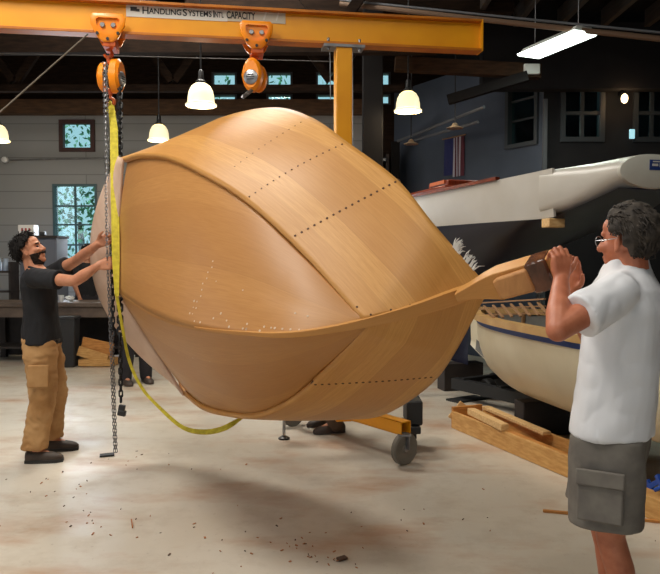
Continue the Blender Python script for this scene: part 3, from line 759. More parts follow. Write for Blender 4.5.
TL = topside(-1, [((.615, .70), .03, .93, 19, .0072)])
# stem timber on the centreline, growing into the long handling beam held at the bow
sp, sw, st_ = [], [], []
for i, p in enumerate(kc[FFI - 56:]):
    f = i / (len(kc) - FFI + 55); sp.append(p); sw.append(.022 + .06 * min(1, f * 1.25)); st_.append(.02)
def inhull(px, py, d): return HI @ at(px, py, d)
# outward normal of the stem lies in the centre plane
rings = []; fw = []
for i, p in enumerate(sp):
    d = (sp[min(i + 1, len(sp) - 1)] - sp[max(i - 1, 0)]).normalized(); nn = V((0, 1, 0)).cross(d).normalized()
    if nn.dot(V((1, 0, 1))) < 0: nn = -nn
    g0 = min(1, i / 50); f = max(0, (i - 50) / (len(sp) - 51)); w_ = .004 + .010 * g0 + .018 * min(1, f * 1.4); pr = .001 + .005 * g0 + .018 * f; up = V((0, .002 + .004 * g0 + .010 * f, 0))
    rings.append([p + up + V((0, w_, 0)) + nn * pr, p + up - V((0, w_, 0)) + nn * pr, p + up - V((0, w_ * 1.1, 0)) - nn * .05, p + up + V((0, w_ * 1.1, 0)) - nn * .05])
def uvgrid_from_rings(rings, name, m_, parent):
    n = len(rings[0]); vs = [tuple(p) for r in rings for p in r]; fs = []; uv = []
    L = [0]
    for a, b in zip(rings, rings[1:]): L.append(L[-1] + (b[0] - a[0]).length)
    for i in range(len(rings) - 1):
        for j in range(n):
            k = (j + 1) % n; fs.append((i * n + j, i * n + k, (i + 1) * n + k, (i + 1) * n + j)); uv.append([(L[i], j * .11), (L[i], j * .11 + .1), (L[i + 1], j * .11 + .1), (L[i + 1], j * .11)])
    fs.append(tuple(range(n))); uv.append([(0, .1 * k) for k in range(n)]); e = (len(rings) - 1) * n; fs.append(tuple(e + k for k in range(n))); uv.append([(.1 * (k % 2), .1 * (k // 2)) for k in range(n)])
    me = bpy.data.meshes.new(name); me.from_pydata(vs, [], fs); ul = me.uv_layers.new(name='UVMap')
    for p, u_ in zip(me.polygons, uv):
        for li, c_ in zip(p.loop_indices, u_): ul.data[li].uv = c_
    bm = bmesh.new(); bm.from_mesh(me); bmesh.ops.recalc_face_normals(bm, faces=bm.faces); bm.to_mesh(me); bm.free()
    o = link(name, me, m_, parent, 35, local=True); return o
uvgrid_from_rings(rings, 'stem', M['stem'], boat)
# handling beam: inner long timber and a shorter cheek block in front of it
def timber(name, m_, pts, hh, tt, roll=0):
    rr = []
    for (px, py, d), h_ in zip(pts, hh):
        tq = (tt[0] * min(1, (h_ / max(hh)) * 1.05) ** 2, tt[1])
        p = at(px, py, d); fwd = (at(pts[-1][0], pts[-1][1], pts[-1][2]) - at(*pts[0])).normalized(); up = V((0, 0, 1)); up = (up - fwd * up.dot(fwd)).normalized(); dp = up.cross(fwd).normalized()
        dp = dp if dp.y > 0 else -dp; up, dp = up * math.cos(roll) - dp * math.sin(roll), dp * math.cos(roll) + up * math.sin(roll)
        rr.append([HI @ (p + up * h_ / 2 + dp * tq[0]), HI @ (p - up * h_ / 2 + dp * tq[0]), HI @ (p - up * h_ / 2 + dp * tt[1]), HI @ (p + up * h_ / 2 + dp * tt[1])])
    return uvgrid_from_rings(rr, name, m_, boat)
o = timber('bow_timber', M['stem'], [(456, 298, 2.985), (470, 292.5, 2.97), (486, 286.8, 2.945), (500, 283, 2.91), (530, 274.5, 2.84), (564, 265, 2.76)], [.036, .060, .095, .122, .122, .118], (-.045, .06), .38)
b_ = o.modifiers.new('b', 'BEVEL'); b_.width = .004; b_.segments = 2
o = timber('cheek_block', M['raw_wood'], [(498, 288, 2.895), (504, 285.5, 2.875), (533, 277, 2.80)], [.08, .095, .098], (-.04, .01), .38)
b_ = o.modifiers.new('b', 'BEVEL'); b_.width = .010; b_.segments = 3
wr = timber('end_wrapping', M['plastic_wrap'], [(532, 275, 2.83), (541, 272.4, 2.806), (553, 269, 2.78)], [.130, .134, .130], (-.056, .066), .38)
wr.modifiers.new('b', 'BEVEL').width = .008
# transom: swept counter between the after edge of the bottom and a bulging rim
rows, uvs = [], []
for i in range(41):
    a = -1 + i / 20; s_ = 1 if a >= 0 else -1; f = abs(a)
    lo = V(keelp[0]).lerp(V(chc[0]), f); lo = mir(lo, s_) - V((0, 0, .012))
    t0 = V((-.52, 0, .04)); s0 = V(SH[0]); hi = V((t0.x + (s0.x - t0.x) * f * f, s0.y * f * s_, t0.z + (s0.z - t0.z) * f * f))
    r, u = [], []
    for j in range(9): r.append(lo.lerp(hi, j / 8)); u.append((a, j / 8))
    rows.append(r); uvs.append(u)
o = grid(rows, uvs, 'transom', M['transom'], boat); o.modifiers.new('s', 'SOLIDIFY').thickness = .02
# inside: plywood moulds the planks were fastened to
for idx in (16, 40):
    mb = MB(); ring = []
    iu, il = keelp[idx], mir(chc[idx], 1)
    s_i = min(range(len(shc)), key=lambda q: abs(shc[q][0] - iu[0]))
    prof = [V((iu[0], 0, iu[2] - .10)), V((iu[0], chc[idx][1] * .78, chc[idx][2] - .08)), V((iu[0], shc[s_i][1] * .78, shc[s_i][2] + .01)), V((iu[0], 0, shc[s_i][2] + .01))]
    full = prof + [mir(p, -1) for p in prof[2:0:-1]]
    mb.loft([[p - V((.01, 0, 0)) for p in full], [p + V((.01, 0, 0)) for p in full]]); mb.build('mould', M['pine_pale'], boat, local=True)
# frayed glass cloth along the sheer near the bow
rnd = random.Random(11); mb = MB()
for k in range(60):
    c = lerp_curve([mir(p, 1) for p in shc], rnd.choice((rnd.uniform(.925, .94), rnd.uniform(.95, .978)))); d = (V((rnd.uniform(-.1, .3), rnd.uniform(.1, 1), rnd.uniform(-1.2, -.1)))).normalized() * rnd.uniform(.012, .055)
    mb.tube([c + V((0, 0, .004)), c + d * .5 + V((0, .008, 0)), c + d], [.004, .003, .0008], 4)
mb.build('frayed_cloth', M['frp'], boat, local=True)

# ================================================================== BOATS BEHIND
# yacht with an overhanging counter stern: stations by length from the stern
ya = V((-.262, .965, 0)).normalized(); yn = V((-ya.y, ya.x, 0)); yo = V((2.40, 5.25, 0))
ST = [(0.0, .30, 2.345, 2.08, .14), (.25, .34, 2.33, 2.01, .2), (.8, .45, 2.30, 1.86, .3), (1.6, .62, 2.265, 1.6, .45), (2.6, .76, 2.24, 1.25, .55), (3.5, .82, 2.24, 1.1, .6), (4.5, .76, 2.26, 1.1, .55), (5.4, .55, 2.30, 1.25, .36), (6.1, .22, 2.35, 1.6, .12), (6.4, .03, 2.38, 2.0, .015)]
WL = 1.90
yacht = thing('yacht', 'white and navy yacht with varnished deck stored behind the standing man', 'boat', yo + ya * 3.4)
def ysec(s_, hb, zs, zk, bl, sg):
    c = yo + ya * s_
    pts = [(hb, zs), (hb * 1.0, zs - (zs - max(WL, zk)) * .5), (hb * .95, max(WL, zk + .01))]
    if zk < WL: pts += [(hb * .88, WL - (WL - zk) * .25), (hb * .68, WL - (WL - zk) * .55), (hb * .4, WL - (WL - zk) * .8), (.05, zk)]
    else: pts += [(hb * .7, zk + .005)] * 1 + [(hb * .45, zk + .002), (hb * .2, zk), (.02, zk)]
    return [c + yn * (x * sg) + V((0, 0, z)) for x, z in pts]
def interp_st(n=40):
    out = []
    for k in range(n):
        x = 6.4 * k / (n - 1)
        for a, b in zip(ST, ST[1:]):
            if a[0] <= x <= b[0] + 1e-6:
                f = (x - a[0]) / (b[0] - a[0]); f2 = f
                out.append(tuple(p + (q - p) * f2 for p, q in zip(a, b))); break
    return out
secs = interp_st()
for nm, m_, i0, i1 in (('topsides', 'yacht_white', 0, 3), ('underbody', 'navy', 2, 7)):
    rr = []
    for s_ in secs:
        L_ = ysec(*s_, 1)[i0:i1]; R_ = ysec(*s_, -1)[i0:i1]
        rr.append(L_ + R_[::-1] if nm == 'underbody' else L_ + [p - yn * .02 for p in L_[::-1]] + []) if s_[0] > .5 or nm == 'underbody' else None
    if nm == 'underbody': MB().loft(rr, True, closed=False).build(nm, M[m_], yacht)
    else:
        MB().loft(rr).build(nm, M[m_], yacht)
        MB().loft([[p for p in ysec(*s_, -1)[0:3]] + [p + yn * .02 for p in ysec(*s_, -1)[0:3][::-1]] for s_ in secs if s_[0] > .5]).build(nm, M[m_], yacht)
# stern panel: an oval counter
c = yo - ya * .015 + V((0, 0, 2.215)); mb = MB()
mb.loft([[yo + ya * s_ + yn * (hb * math.copysign(abs(math.cos(a)) ** (2 / e), math.cos(a))) + V((0, 0, (zs + zk) / 2 + (zs - zk) / 2 * math.copysign(abs(math.sin(a)) ** (2 / e), math.sin(a)))) for a in [2 * PI * i / 36 for i in range(36)]] for s_, hb, zs, zk, e in ((-.004, .300, 2.345, 2.085, 2.), (.12, .322, 2.342, 2.05, 2.4), (.3, .352, 2.332, 2.0, 3.), (.5, .400, 2.322, 1.95, 4.5), (.80, .456, 2.312, 1.935, 8.))]).build('counter', M['yacht_white'], yacht); mb = MB()
ring = lambda k, o: [c - ya * o + yn * (.305 * k * math.cos(a)) + V((0, 0, .128 * k * math.sin(a))) for a in [2 * PI * i / 36 for i in range(36)]]
mb.loft([ring(.97, -.03), ring(1, -.012), ring(.98, .012), ring(.8, .024)]); tp = mb.build('stern_panel', M['transom_white'], yacht)
ec = c - ya * .026 - yn * .02 + V((0, 0, .045)); Re = Matrix((yn, ya, V((0, 0, 1)))).transposed()
em = MB(); em.box(ec, (.15, .006, .075), Re)
MBw = MB(); MBw.box(ec - ya * .004 + yn * .03, (.05, .004, .018), Re); MBw.box(ec - ya * .004 - yn * .03, (.04, .004, .03), Re); MBw.box(ec - ya * .004 + V((0, 0, .024)), (.1, .004, .008), Re)
e_ = em.build('emblem', M['emblem'], tp); MBw.build('emblem_mark', M['sign_white'], tp)
mb = MB(); dk = [[yo + ya * s_[0] + yn * (s_[1] * .98 * k) + V((0, 0, s_[2] - .004 + .03 * (1 - k * k))) for k in (-1, -.6, -.2, .2, .6, 1)] + [yo + ya * s_[0] + yn * (s_[1] * .98 * k) + V((0, 0, s_[2] - .04)) for k in (1, -1)] for s_ in secs if s_[0] > .9]
mb.loft(dk).build('deck', M['mahogany'], yacht)
for sg in (1, -1):
    MB().ribbon([yo + ya * s_[0] + yn * (s_[1] * sg) + V((0, 0, s_[2] + .012)) for s_ in secs if s_[0] > 1.2], .05, .03, yn).build('toe_rail', M['mahogany'], yacht)
cb = MB(); Ry = Matrix((yn, -ya, V((0, 0, 1)))).transposed()
cb.box(yo + ya * 3.6 + V((0, 0, 2.30)), (.85, 1.7, .16), Ry); cab = cb.build('coaming', M['mahogany'], yacht, bevel=.02)
MB().box(yo + ya * 3.1 + yn * .1 + V((0, 0, 2.41)), (.5, .55, .08), Ry).build('hatch', M['mahogany'], cab, bevel=.015)
MB().box(yo + ya * 3.1 + yn * .3 + V((0, 0, 2.43)), (.13, .4, .04), Ry).build('hatch_grip', mat('varnish_pale', hex_(196, 108, 62), .3), cab)
MB().box(yo + ya * 4.7 + yn * .35 + V((0, 0, 2.36)), (.2, .3, .1), Ry).build('vent_box', mat('vent_teal', hex_(70, 96, 92), .5), yacht, bevel=.01)
fk = MB(); fk.loft([[yo + ya * (3.0 + dx * .9) + yn * (.05 * kx) + V((0, 0, z)) for dx, kx in ((0, 0), (.6, 1), (1.9, 0), (.6, -1))] for z, in ((1.2,), (.32,))]); fk.build('fin_keel', M['navy'], yacht)
MB().box((1.86, 5.85, 1.862), (.15, .12, .075), Ry).build('wooden_pad', M['pine_pale'], yacht, bevel=.008)
for k, (s_, lb) in enumerate(((3.2, 'timber keel block under the after end of the navy yacht'), (4.3, 'timber keel block under the forward end of the navy yacht'))):
    tag(MB().box(yo + ya * s_ + V((0, 0, .16)), (.5, .2, .32), Ry).build('keel_block', M['bench_dark']), lb, 'block', 'keel blocks of the yacht')
for sg, lb in ((1, 'yacht stand with pale timber pad against the near side of the navy hull'), (-1, 'yacht stand on the far side of the navy hull')):
    p = yo + ya * 3.1 + yn * (.74 * sg); t = thing('boat_stand', lb, 'stand', (p.x, p.y, 0), 'stands holding up the yacht')
    pd = p + V((0, 0, 1.84)) + yn * (.085 * sg); MB().box(pd, (.05, .34, .13), Ry @ Matrix.Rotation(-.3 * sg, 3, 'Y')).build('pad', M['pine_pale'], t, bevel=.01)
    f_ = p + yn * .35 * sg
    MB().cyl(f_ + V((0, 0, .5)), pd + yn * .02 * sg, .02, 10).build('screw_post', M['galv'], t)
    for a in range(3):
        e = f_ + V((math.cos(a * 2.1) * .3, math.sin(a * 2.1) * .3, 0)); MB().tube([f_ + V((0, 0, .9)), e + V((0, 0, .012))], .016, 8).build('leg', M['galv'], t)

# cream open boat with blue stripe and tan rail
ba = V((.27, -.963, 0)); bn2 = V((-ba.y, ba.x, 0)) * -1; bo = V((2.15, 5.29, 0)); BL = 4.6
open_boat = thing('open_boat', 'cream open boat with blue stripe and tan rail behind the lumber', 'boat', bo)
def bhb(f): return .70 * max(0., 1 - abs(f * 2 - 1.05) ** 2.6 * .98) ** .75 if f < .97 else .40
def bsec(f, sg):
    hb = max(.02, .72 * (1 - abs(2 * f - 1.1) ** 2.5) if f < .55 else .72 * (1 - .45 * ((f - .55) / .45) ** 2)); zs = 1.065 - .03 * (1 - 2 * f) ** 2; zk = .34 + .30 * max(0, 1 - f * 3) ** 2
    c = bo + ba * (BL * (f - .5)); H_ = zs - zk
    prof = [(1, 0), (.995, .06), (.985, .12), (.96, .30), (.88, .52), (.72, .74), (.45, .91), (.2, .98), (.02, 1)]
    return [c + bn2 * (hb * x * sg) + V((0, 0, zs - H_ * y)) for x, y in prof], hb, zs, zk, c
fs_ = [i / 36 for i in range(37)]
def strip(i0, i1, nm, m_, off=0.):
    for sg in (1, -1):
        rr = []
        for f in fs_:
            L_, hb, zs, zk, c_ = bsec(f, sg); q = [p + bn2 * (off * sg) for p in L_[i0:i1]]; rr.append(q + [p - bn2 * (.022 * sg) for p in q[::-1]])
        MB().loft(rr).build(nm, M[m_], open_boat)
strip(2, 9, 'hull_planking', 'cream'); strip(1, 3, 'sheer_stripe', 'blue_stripe', .004)
rr = []
for sg in (1, -1):
    MB().ribbon([bsec(f, sg)[0][0] + V((0, 0, -.012)) for f in fs_], .085, .055, bn2).build('gunwale', M['tan_rail'], open_boat)
L_, hb, zs, zk, c_ = bsec(1, 1); R_ = bsec(1, -1)[0]
MB().loft([[p for p in L_ + R_[::-1]], [p + ba * .03 for p in L_ + R_[::-1]]]).build('stern_board', M['cream'], open_boat)
mb = MB()
for sg in (1, -1):
    for i, f in enumerate(fs_[3:-1:2]):
        L_, hb, zs, zk, c_ = bsec(f, sg); mb.ribbon([p - bn2 * (.04 * sg) + V((0, 0, .02)) for p in L_[1:8]], .03, .025, ba)
mb.build('frames', M['lath'], open_boat)
rr = []
for f in fs_[1:-1]:
    L_, hb, zs, zk, c_ = bsec(f, 1); R_ = bsec(f, -1)[0]; q = [p - bn2 * .028 + V((0, 0, .012)) for p in L_[1:9]] + [p + bn2 * .028 + V((0, 0, .012)) for p in R_[1:9][::-1]]; rr.append(q)
MB().loft(rr, False, closed=False).build('inner_skin', M['grey_inner'], open_boat)
for f in (.42, .72):
    L_, hb, zs, zk, c_ = bsec(f, 1); MB().box(c_ + V((0, 0, zs - .16)), (hb * 1.86, .22, .025), Matrix((bn2, ba, V((0, 0, 1)))).transposed()).build('thwart', M['tan_rail'], open_boat)
Rb = Matrix((bn2, ba, V((0, 0, 1)))).transposed()
for f, lb in ((.3, 'dark cross beam under the far end of the cream boat'), (.72, 'dark cross beam under the near end of the cream boat')):
    L_, hb, zs, zk, c_ = bsec(f, 1); tag(MB().box(V((c_.x, c_.y, zk / 2 - .01)), (.5, .16, zk - .03), Rb).build('cradle_beam', M['bench_dark'], bevel=.01), lb, 'beam', 'cradle beams under the cream boat')
c_ = bo + ba * .6 + V((0, 0, 1.0)); 
cbx = thing('cardboard_box', 'brown cardboard box sitting in the cream boat behind the raised hands', 'box', (c_.x, c_.y, .9))
bsz = (.95, 1.0, .2); MB().box(c_ + V((0, 0, .05)), bsz, Rb).build('carton', M['card'], cbx, bevel=.006)
for sg in (1, -1): MB().box(c_ + V((0, 0, .153)) + bn2 * (.235 * sg), (.47, 1.0, .005), Rb).build('flap', M['card'], cbx)
mb = MB()
for k in range(7): mb.bar(at(484 + 9 * k, 306 - .6 * k, 6.05 - .11 * k) , at(494 + 9 * k, 318 - .6 * k, 5.75 - .11 * k), .02, .012)
for k in range(3): mb.bar(at(480, 303 + 6 * k, 6.2), at(545, 299 + 7 * k, 5.3), .02, .012)
tag(mb.build('lath_grating', M['lath']), 'thin wooden lath grating lying inside the far end of the cream boat', 'grating')

# ================================================================== LUMBER AND CLUTTER ON THE FLOOR
def board(name, label, p0, p1, w_, h_, m_, group=None, up=V((0, 0, 1))):
    return tag(MB().bar(p0, p1, w_, h_, up).build(name, M[m_], bevel=.003), label, 'lumber', group)
def fl(px, py): # point on the floor seen at a pixel
    b = -(py - 287) / F; y = math.cos(PITCH) + b * math.sin(PITCH); z = -math.sin(PITCH) + b * math.cos(PITCH); s = -CAMZ / z
    return V(((px - 330) / F * s, y * s, 0))
A1, A2 = fl(453, 428), fl(574, 480); ld = (A2 - A1).normalized(); ln = V((-ld.y, ld.x, 0)); ln = ln if ln.x > 0 else -ln
trough = thing('lumber_trough', 'long open wooden box of planks on the floor below the cream boat', 'lumber', (A1 + A2) / 2)
def lay(o, k, z): return A1 + ld * k + ln * o + V((0, 0, z))
LL = (A2 - A1).length + .15
mb = MB().bar(lay(0, 0, .08), lay(0, LL, .08), .03, .155); mb.build('side_board', M['pine'], trough, bevel=.003)
MB().bar(lay(.30, .05, .08), lay(.30, LL, .08), .03, .155).build('side_board', M['pine'], trough, bevel=.003)
MB().bar(lay(-.01, .0, .10), lay(.31, .0, .10), .03, .195).build('end_board', M['pine_orange'], trough, bevel=.003)
MB().bar(lay(.15, .02, .012), lay(.15, LL, .012), .28, .02).build('bottom_board', M['pine'], trough)
G = 'loose boards on the lumber trough'
board('plank', 'pale rough plank lying along the back of the lumber trough', lay(.32, .05, .178), lay(.22, 1.05, .178), .075, .028, 'pine_pale', G)
board('plank', 'thick pale offcut slanting across the near side of the lumber trough', lay(.05, .22, .200), lay(.00, .80, .188), .07, .055, 'pine_pale', G)
board('plank', 'short dark-edged plank in the middle of the lumber trough', lay(.17, .62, .06), lay(.15, 1.4, .06), .10, .07, 'pine_orange', G)
board('plank', 'thin batten lying lengthwise in the lumber trough', lay(.24, .9, .05), lay(.23, 1.7, .05), .05, .04, 'pine', G)
board('plank', 'small board end leaning at the far tip of the lumber trough', lay(.05, -.10, .05), lay(.16, -.06, .20), .02, .1, 'pine_pale', G)
Q0, Q1 = fl(592, 490), fl(705, 536)
board('plank', 'heavy pine beam on the floor behind the standing man', Q0 + V((0, 0, .07)), Q1 + V((0, 0, .07)), .16, .135, 'pine', None)
s0, s1 = fl(543, 512), fl(662, 523)
tag(MB().bar(s0 + V((0, 0, .008)), s1 + V((0, 0, .008)), .022, .014).build('wooden_stick', M['pine_orange']), 'thin reddish stick lying on the floor by the shorts', 'stick')
# blue clamp on the beam
cp = at(652, 488, 4.25); 
clamp = thing('clamp', 'bright blue clamp lying on the pine beam at right edge', 'clamp', cp)
MB().bar(at(645, 489, 4.35), at(672, 474, 4.15), .012, .03).build('bar', M['blue_tool'], clamp)
MB().bar(at(647, 480, 4.34), at(652, 491, 4.3), .02, .03).build('jaw', M['blue_tool'], clamp); MB().bar(at(657, 475, 4.25), at(662, 487, 4.2), .02, .03).build('jaw', M['blue_tool'], clamp)
MB().cyl(at(655, 490, 4.2), at(672, 483, 4.1), .013, 10).build('handle', M['blue_tool'], clamp)
# dark equipment under the hulls
t = thing('boat_trailer', 'black boat trailer in shadow between the hull and the lumber', 'trailer', fl(505, 405))
tp0, tp1 = fl(446, 399), fl(545, 425)
tdv = (tp1 - tp0).normalized(); tn = V((-tdv.y, tdv.x, 0)); tn = tn if tn.y > 0 else -tn
for o_ in (.12, .7): MB().bar(tp0 + tn * o_ + V((0, 0, .17)), tp1 + tn * o_ + V((0, 0, .17)), .09, .12).build('rail', M['black_rubber'], t)
for k in (.1, .5, .85): MB().bar(tp0.lerp(tp1, k) + tn * .1 + V((0, 0, .22)), tp0.lerp(tp1, k) + tn * .75 + V((0, 0, .22)), .07, .05).build('cross_bar', M['black_rubber'], t)
for k in (.15, .8): 
    p = tp0.lerp(tp1, k) + tn * .42 + V((0, 0, .11)); MB().lathe(p - tn * .06, [(0, 0), (.10, 0), (.115, .02), (.115, .10), (.10, .12), (0, .12)], tn, 20).build('wheel', M['black_rubber'], t)
tag(MB().bar(fl(452, 402) + V((0, 0, .01)), fl(480, 398) + V((0, 0, .01)), .2, .02).build('floor_mat', M['black_rubber']), 'black rubber mat on the floor beside the lumber end', 'mat')
# black cart behind the crane caster
bc = V((pxx(413, 5.6), 5.62, 0)); t = thing('tool_cart', 'black wheeled stand just behind the crane caster', 'cart', bc)
MB().box(bc + V((.02, .12, .32)), (.13, .3, .2)).build('box', M['black_rubber'], t, bevel=.015)
MB().box(bc + V((0, .1, .19)), (.13, .34, .06)).build('frame', M['black_metal'], t, bevel=.01)
for y in (0, .24):
    wh = MB().lathe(bc + V((-.02, y, .078)), [(0, 0), (.06, 0), (.077, .006), (.077, .034), (.06, .04), (0, .04)], V((1, .2, 0)), 22).build('caster_wheel', M['black_rubber'], t)
    MB().box(bc + V((0, y, .14)), (.07, .06, .05)).build('caster_fork', M['black_metal'], t)
# jack stand foot visible under the hull
jp = fl(284, 439); t = thing('jack_stand', 'thin metal jack stand on the floor beneath the hull', 'stand', jp)
MB().lathe(jp, [(0, 0), (.05, 0), (.05, .012), (.02, .03), (0, .03)], n=18).build('foot', M['black_metal'], t)
MB().cyl(jp + V((0, 0, .02)), jp + V((0, 0, .52)), .014, 10).build('post', M['steel'], t)
MB().box(jp + V((0, 0, .54)), (.14, .1, .04)).build('saddle', M['black_metal'], t, bevel=.006)
MB().tube([jp + V((0, 0, .25)), jp + V((.08, -.02, .25))], .008, 8).build('crank_handle', M['steel'], t)
# floor litter
rnd = random.Random(5); mb = MB(); mb2 = MB()
for k in range(110):
    cxy = rnd.choice(((155, 468, 60, 16), (200, 535, 130, 30), (300, 545, 40, 22), (80, 520, 80, 20), (330, 560, 60, 10), (420, 520, 150, 40), (60, 480, 60, 20)))
    px, py = rnd.gauss(cxy[0], cxy[2] * .6), rnd.gauss(cxy[1], cxy[3] * .6)
    if py < 446 or px < -20 or (px < 80 and py < 470): continue
    p = fl(px, py); s = rnd.uniform(.003, .008) * (2 if rnd.random() < .06 else 1); a = rnd.uniform(0, PI)
    tgt = mb if rnd.random() < .55 else mb2
    tgt.bar(p + V((0, 0, .003)) - V((math.cos(a), math.sin(a), 0)) * s, p + V((0, 0, .003 + rnd.uniform(0, .006))) + V((math.cos(a), math.sin(a), 0)) * s * rnd.uniform(.6, 1.8), s * rnd.uniform(.6, 1.6), .003)
tag(mb.build('wood_shavings', M['sawdust'], smooth=0), 'reddish wood shavings scattered over the floor', 'shavings', kind='stuff')
tag(mb2.build('wood_chips', M['dark_chip'], smooth=0), 'dark wood chips scattered over the floor', 'chips', kind='stuff')
def flat_scrap(name, label, cat, px, py, l_, w_, a, m_):
    p = fl(px, py); return tag(MB().bar(p + V((0, 0, .008)) - V((math.cos(a), math.sin(a), 0)) * l_ / 2, p + V((0, 0, .011)) + V((math.cos(a), math.sin(a), 0)) * l_ / 2, w_, .012).build(name, M[m_], bevel=.002), label, cat)
flat_scrap('rag', 'dark rag on the floor below the hanging chain', 'rag', 107, 456, .11, .07, .3, 'black_rubber')
flat_scrap('wood_scrap', 'dark wood scrap on the floor near the bottom centre', 'scrap', 342, 560, .05, .035, .5, 'dark_chip')
flat_scrap('wood_scrap', 'narrow splinter on the floor left of the hull shadow', 'scrap', 132, 525, .12, .007, 1.9, 'sawdust')

# ================================================================== BENCH AREA AT LEFT
bd0 = 10.3; bx0, bx1 = pxx(-25, bd0), pxx(128, bd0); bzt = pz(303, bd0)
bench = thing('workbench', 'long dark workbench below the tall window', 'bench', ((bx0 + bx1) / 2, bd0 + .4, 0))
MB().box(((bx0 + bx1) / 2, bd0 + .4, bzt - .03), (bx1 - bx0, .8, .06)).build('bench_top', M['bench_top'], bench, bevel=.006)
MB().box(((bx0 + bx1) / 2, bd0 + .05, bzt - .14), (bx1 - bx0 - .1, .03, .15)).build('apron', M['bench_top'], bench)
for x in (bx0 + .06, bx0 + 1.15, bx1 - .06):
    for y in (.06, .74): MB().box((x, bd0 + y, (bzt - .06) / 2), (.09, .09, bzt - .06)).build('leg', M['bench_dark'], bench)
MB().box(((bx0 + bx1) / 2, bd0 + .42, .22), (bx1 - bx0 - .2, .6, .03)).build('lower_shelf', M['bench_dark'], bench)
MB().box(((bx0 + bx1) / 2, bd0 + .79, .45), (bx1 - bx0 - .1, .02, .85)).build('back_panel', M['bench_dark'], bench)
bc = V((pxx(67, 10.05), 10.05, 0)); t = thing('waste_bin', 'black waste bin standing in front of the workbench', 'bin', bc)
rr = lambda k, z: [bc + V((x * k, y * k, z)) for x, y in ((-.14, -.12), (.14, -.12), (.14, .12), (-.14, .12))]
MB().loft([rr(.85, 0), rr(1, .7)]).build('body', M['bin_black'], t, bevel=.02); MB().loft([rr(1.08, .69), rr(1.08, .73)]).build('rim', M['bin_black'], t, bevel=.008)
bx = V((pxx(95, 10.02), 10.02, 0)); t = thing('wooden_crate', 'low raw wood crate leaning before the workbench beside the bin', 'crate', bx)
Rt = Matrix.Rotation(-.25, 3, 'Y')
MB().box(bx + V((0, .06, .28)), (.46, .03, .2), Matrix.Rotation(.22, 3, 'Y')).build('slat', M['pine_orange'], t, bevel=.004); MB().box(bx + V((-.05, .0, .17)), (.44, .03, .14), Matrix.Rotation(.3, 3, 'Y')).build('slat', M['pine'], t, bevel=.004)
MB().box(bx + V((0, .12, .06)), (.5, .3, .1)).build('base', M['pine'], t, bevel=.004)
gx0, gx1, gd = pxx(20, 11.6), pxx(57, 11.6), 11.6; gz = pz(238, gd); t = thing('steel_cabinet', 'tall blue-grey steel cabinet against the wall behind the left man', 'cabinet', ((gx0 + gx1) / 2, gd + .25, 0))
MB().box(((gx0 + gx1) / 2, gd + .25, gz / 2), (gx1 - gx0, .5, gz)).build('body', M['cabinet_grey'], t, bevel=.008); MB().box(((gx0 + gx1) / 2, gd + .24, gz + .02), (gx1 - gx0 + .04, .54, .04)).build('top', M['bench_dark'], t)
for k in (0, 1): 
    d_ = MB().box((gx0 + (gx1 - gx0) * (.25 + .5 * k), gd - .008, gz / 2 + .02), ((gx1 - gx0) / 2 - .02, .02, gz - .1)).build('door', M['cabinet_grey'], t, bevel=.004); MB().box((gx0 + (gx1 - gx0) * (.44 + .12 * k), gd - .03, gz * .55), (.015, .03, .12)).build('handle', M['steel'], d_)
q = V((pxx(24, 11.55), 11.75, gz + .04)); t = thing('label_box', 'small white box with red print on top of the steel cabinet', 'box', q)
MB().box(q + V((0, 0, .09)), (.26, .2, .18)).build('carton', M['white_plastic'], t, bevel=.006)
mb = MB()
for k in range(3): mb.box(q + V((-.06 + .06 * k, -.102, .10)), (.03, .004, .05))
mb.build('print', M['red_mark'], t)
tag(MB().box(q + V((.24, 0, .035)), (.09, .09, .07)).build('tape_roll', M['bin_black'], bevel=.015), 'small black object beside the white box on the cabinet', 'roll')
# shelf unit with jars at the left edge
sx, sd = pxx(-17, 10.9), 11.3; t = thing('shelf_unit', 'low dark shelf unit behind the left man', 'shelf', (sx - .3, sd + .15, 0))
for z in (1.02, 1.34): MB().box((sx - .35, sd + .15, z), (1.2, .32, .03)).build('shelf', M['bench_dark'], t)
for x in (sx - .93, sx + .23): MB().box((x, sd + .15, .75), (.03, .32, 1.5)).build('side', M['bench_dark'], t)
for k in range(3): 
    p = V((sx - .13 + .13 * k, sd + .1, 1.357)); t = tag(MB().lathe(p, [(0, 0), (.05, 0), (.052, .01), (.052, .13), (.035, .16), (.035, .2), (0, .2)], n=16).build('jar', M['bluish']), 'pale blue jar on the low shelf behind the left man', 'jar', 'jars on the low shelf')
for k, (px, lb) in enumerate(((62, 'white cup on the workbench left of the window'), (71, 'crumpled white paper on the workbench below the window'))):
    p = V((pxx(px, bd0 + .3), bd0 + .25, bzt)); 
    if k == 0: tag(MB().lathe(p, [(0, 0), (.03, 0), (.042, .1), (.038, .1), (.028, .008), (0, .008)], n=16).build('cup', M['white_plastic']), lb, 'cup')
    else:
        me = bpy.data.meshes.new('p'); bm = bmesh.new(); bmesh.ops.create_icosphere(bm, subdivisions=3, radius=.07)
        for v_ in bm.verts: v_.co = v_.co * (1 + .5 * noise.noise(v_.co * 22)); v_.co.z *= .55; v_.co += p + V((0, 0, .052))
        bm.to_mesh(me); bm.free(); tag(link('crumpled_paper', me, M['white_plastic'], smooth=0), lb, 'paper')
# small horn speaker/sensor on the wall
p = at(6, 160, 12.9); tag(MB().lathe(p, [(0, 0), (.05, 0), (.06, .03), (.05, .08), (0, .1)], V((0, -1, 0)), 18).build('wall_lamp', M['white_plastic']), 'small white round fitting on the block wall at far left', 'wall fitting')
p0_, p1_ = at(10, 160, 12.95), at(112, 158, 12.95)
tag(MB().tube([p0_, p1_], .012, 6).build('wall_conduit', M['galv']), 'thin conduit running along the block wall under the small window', 'conduit')

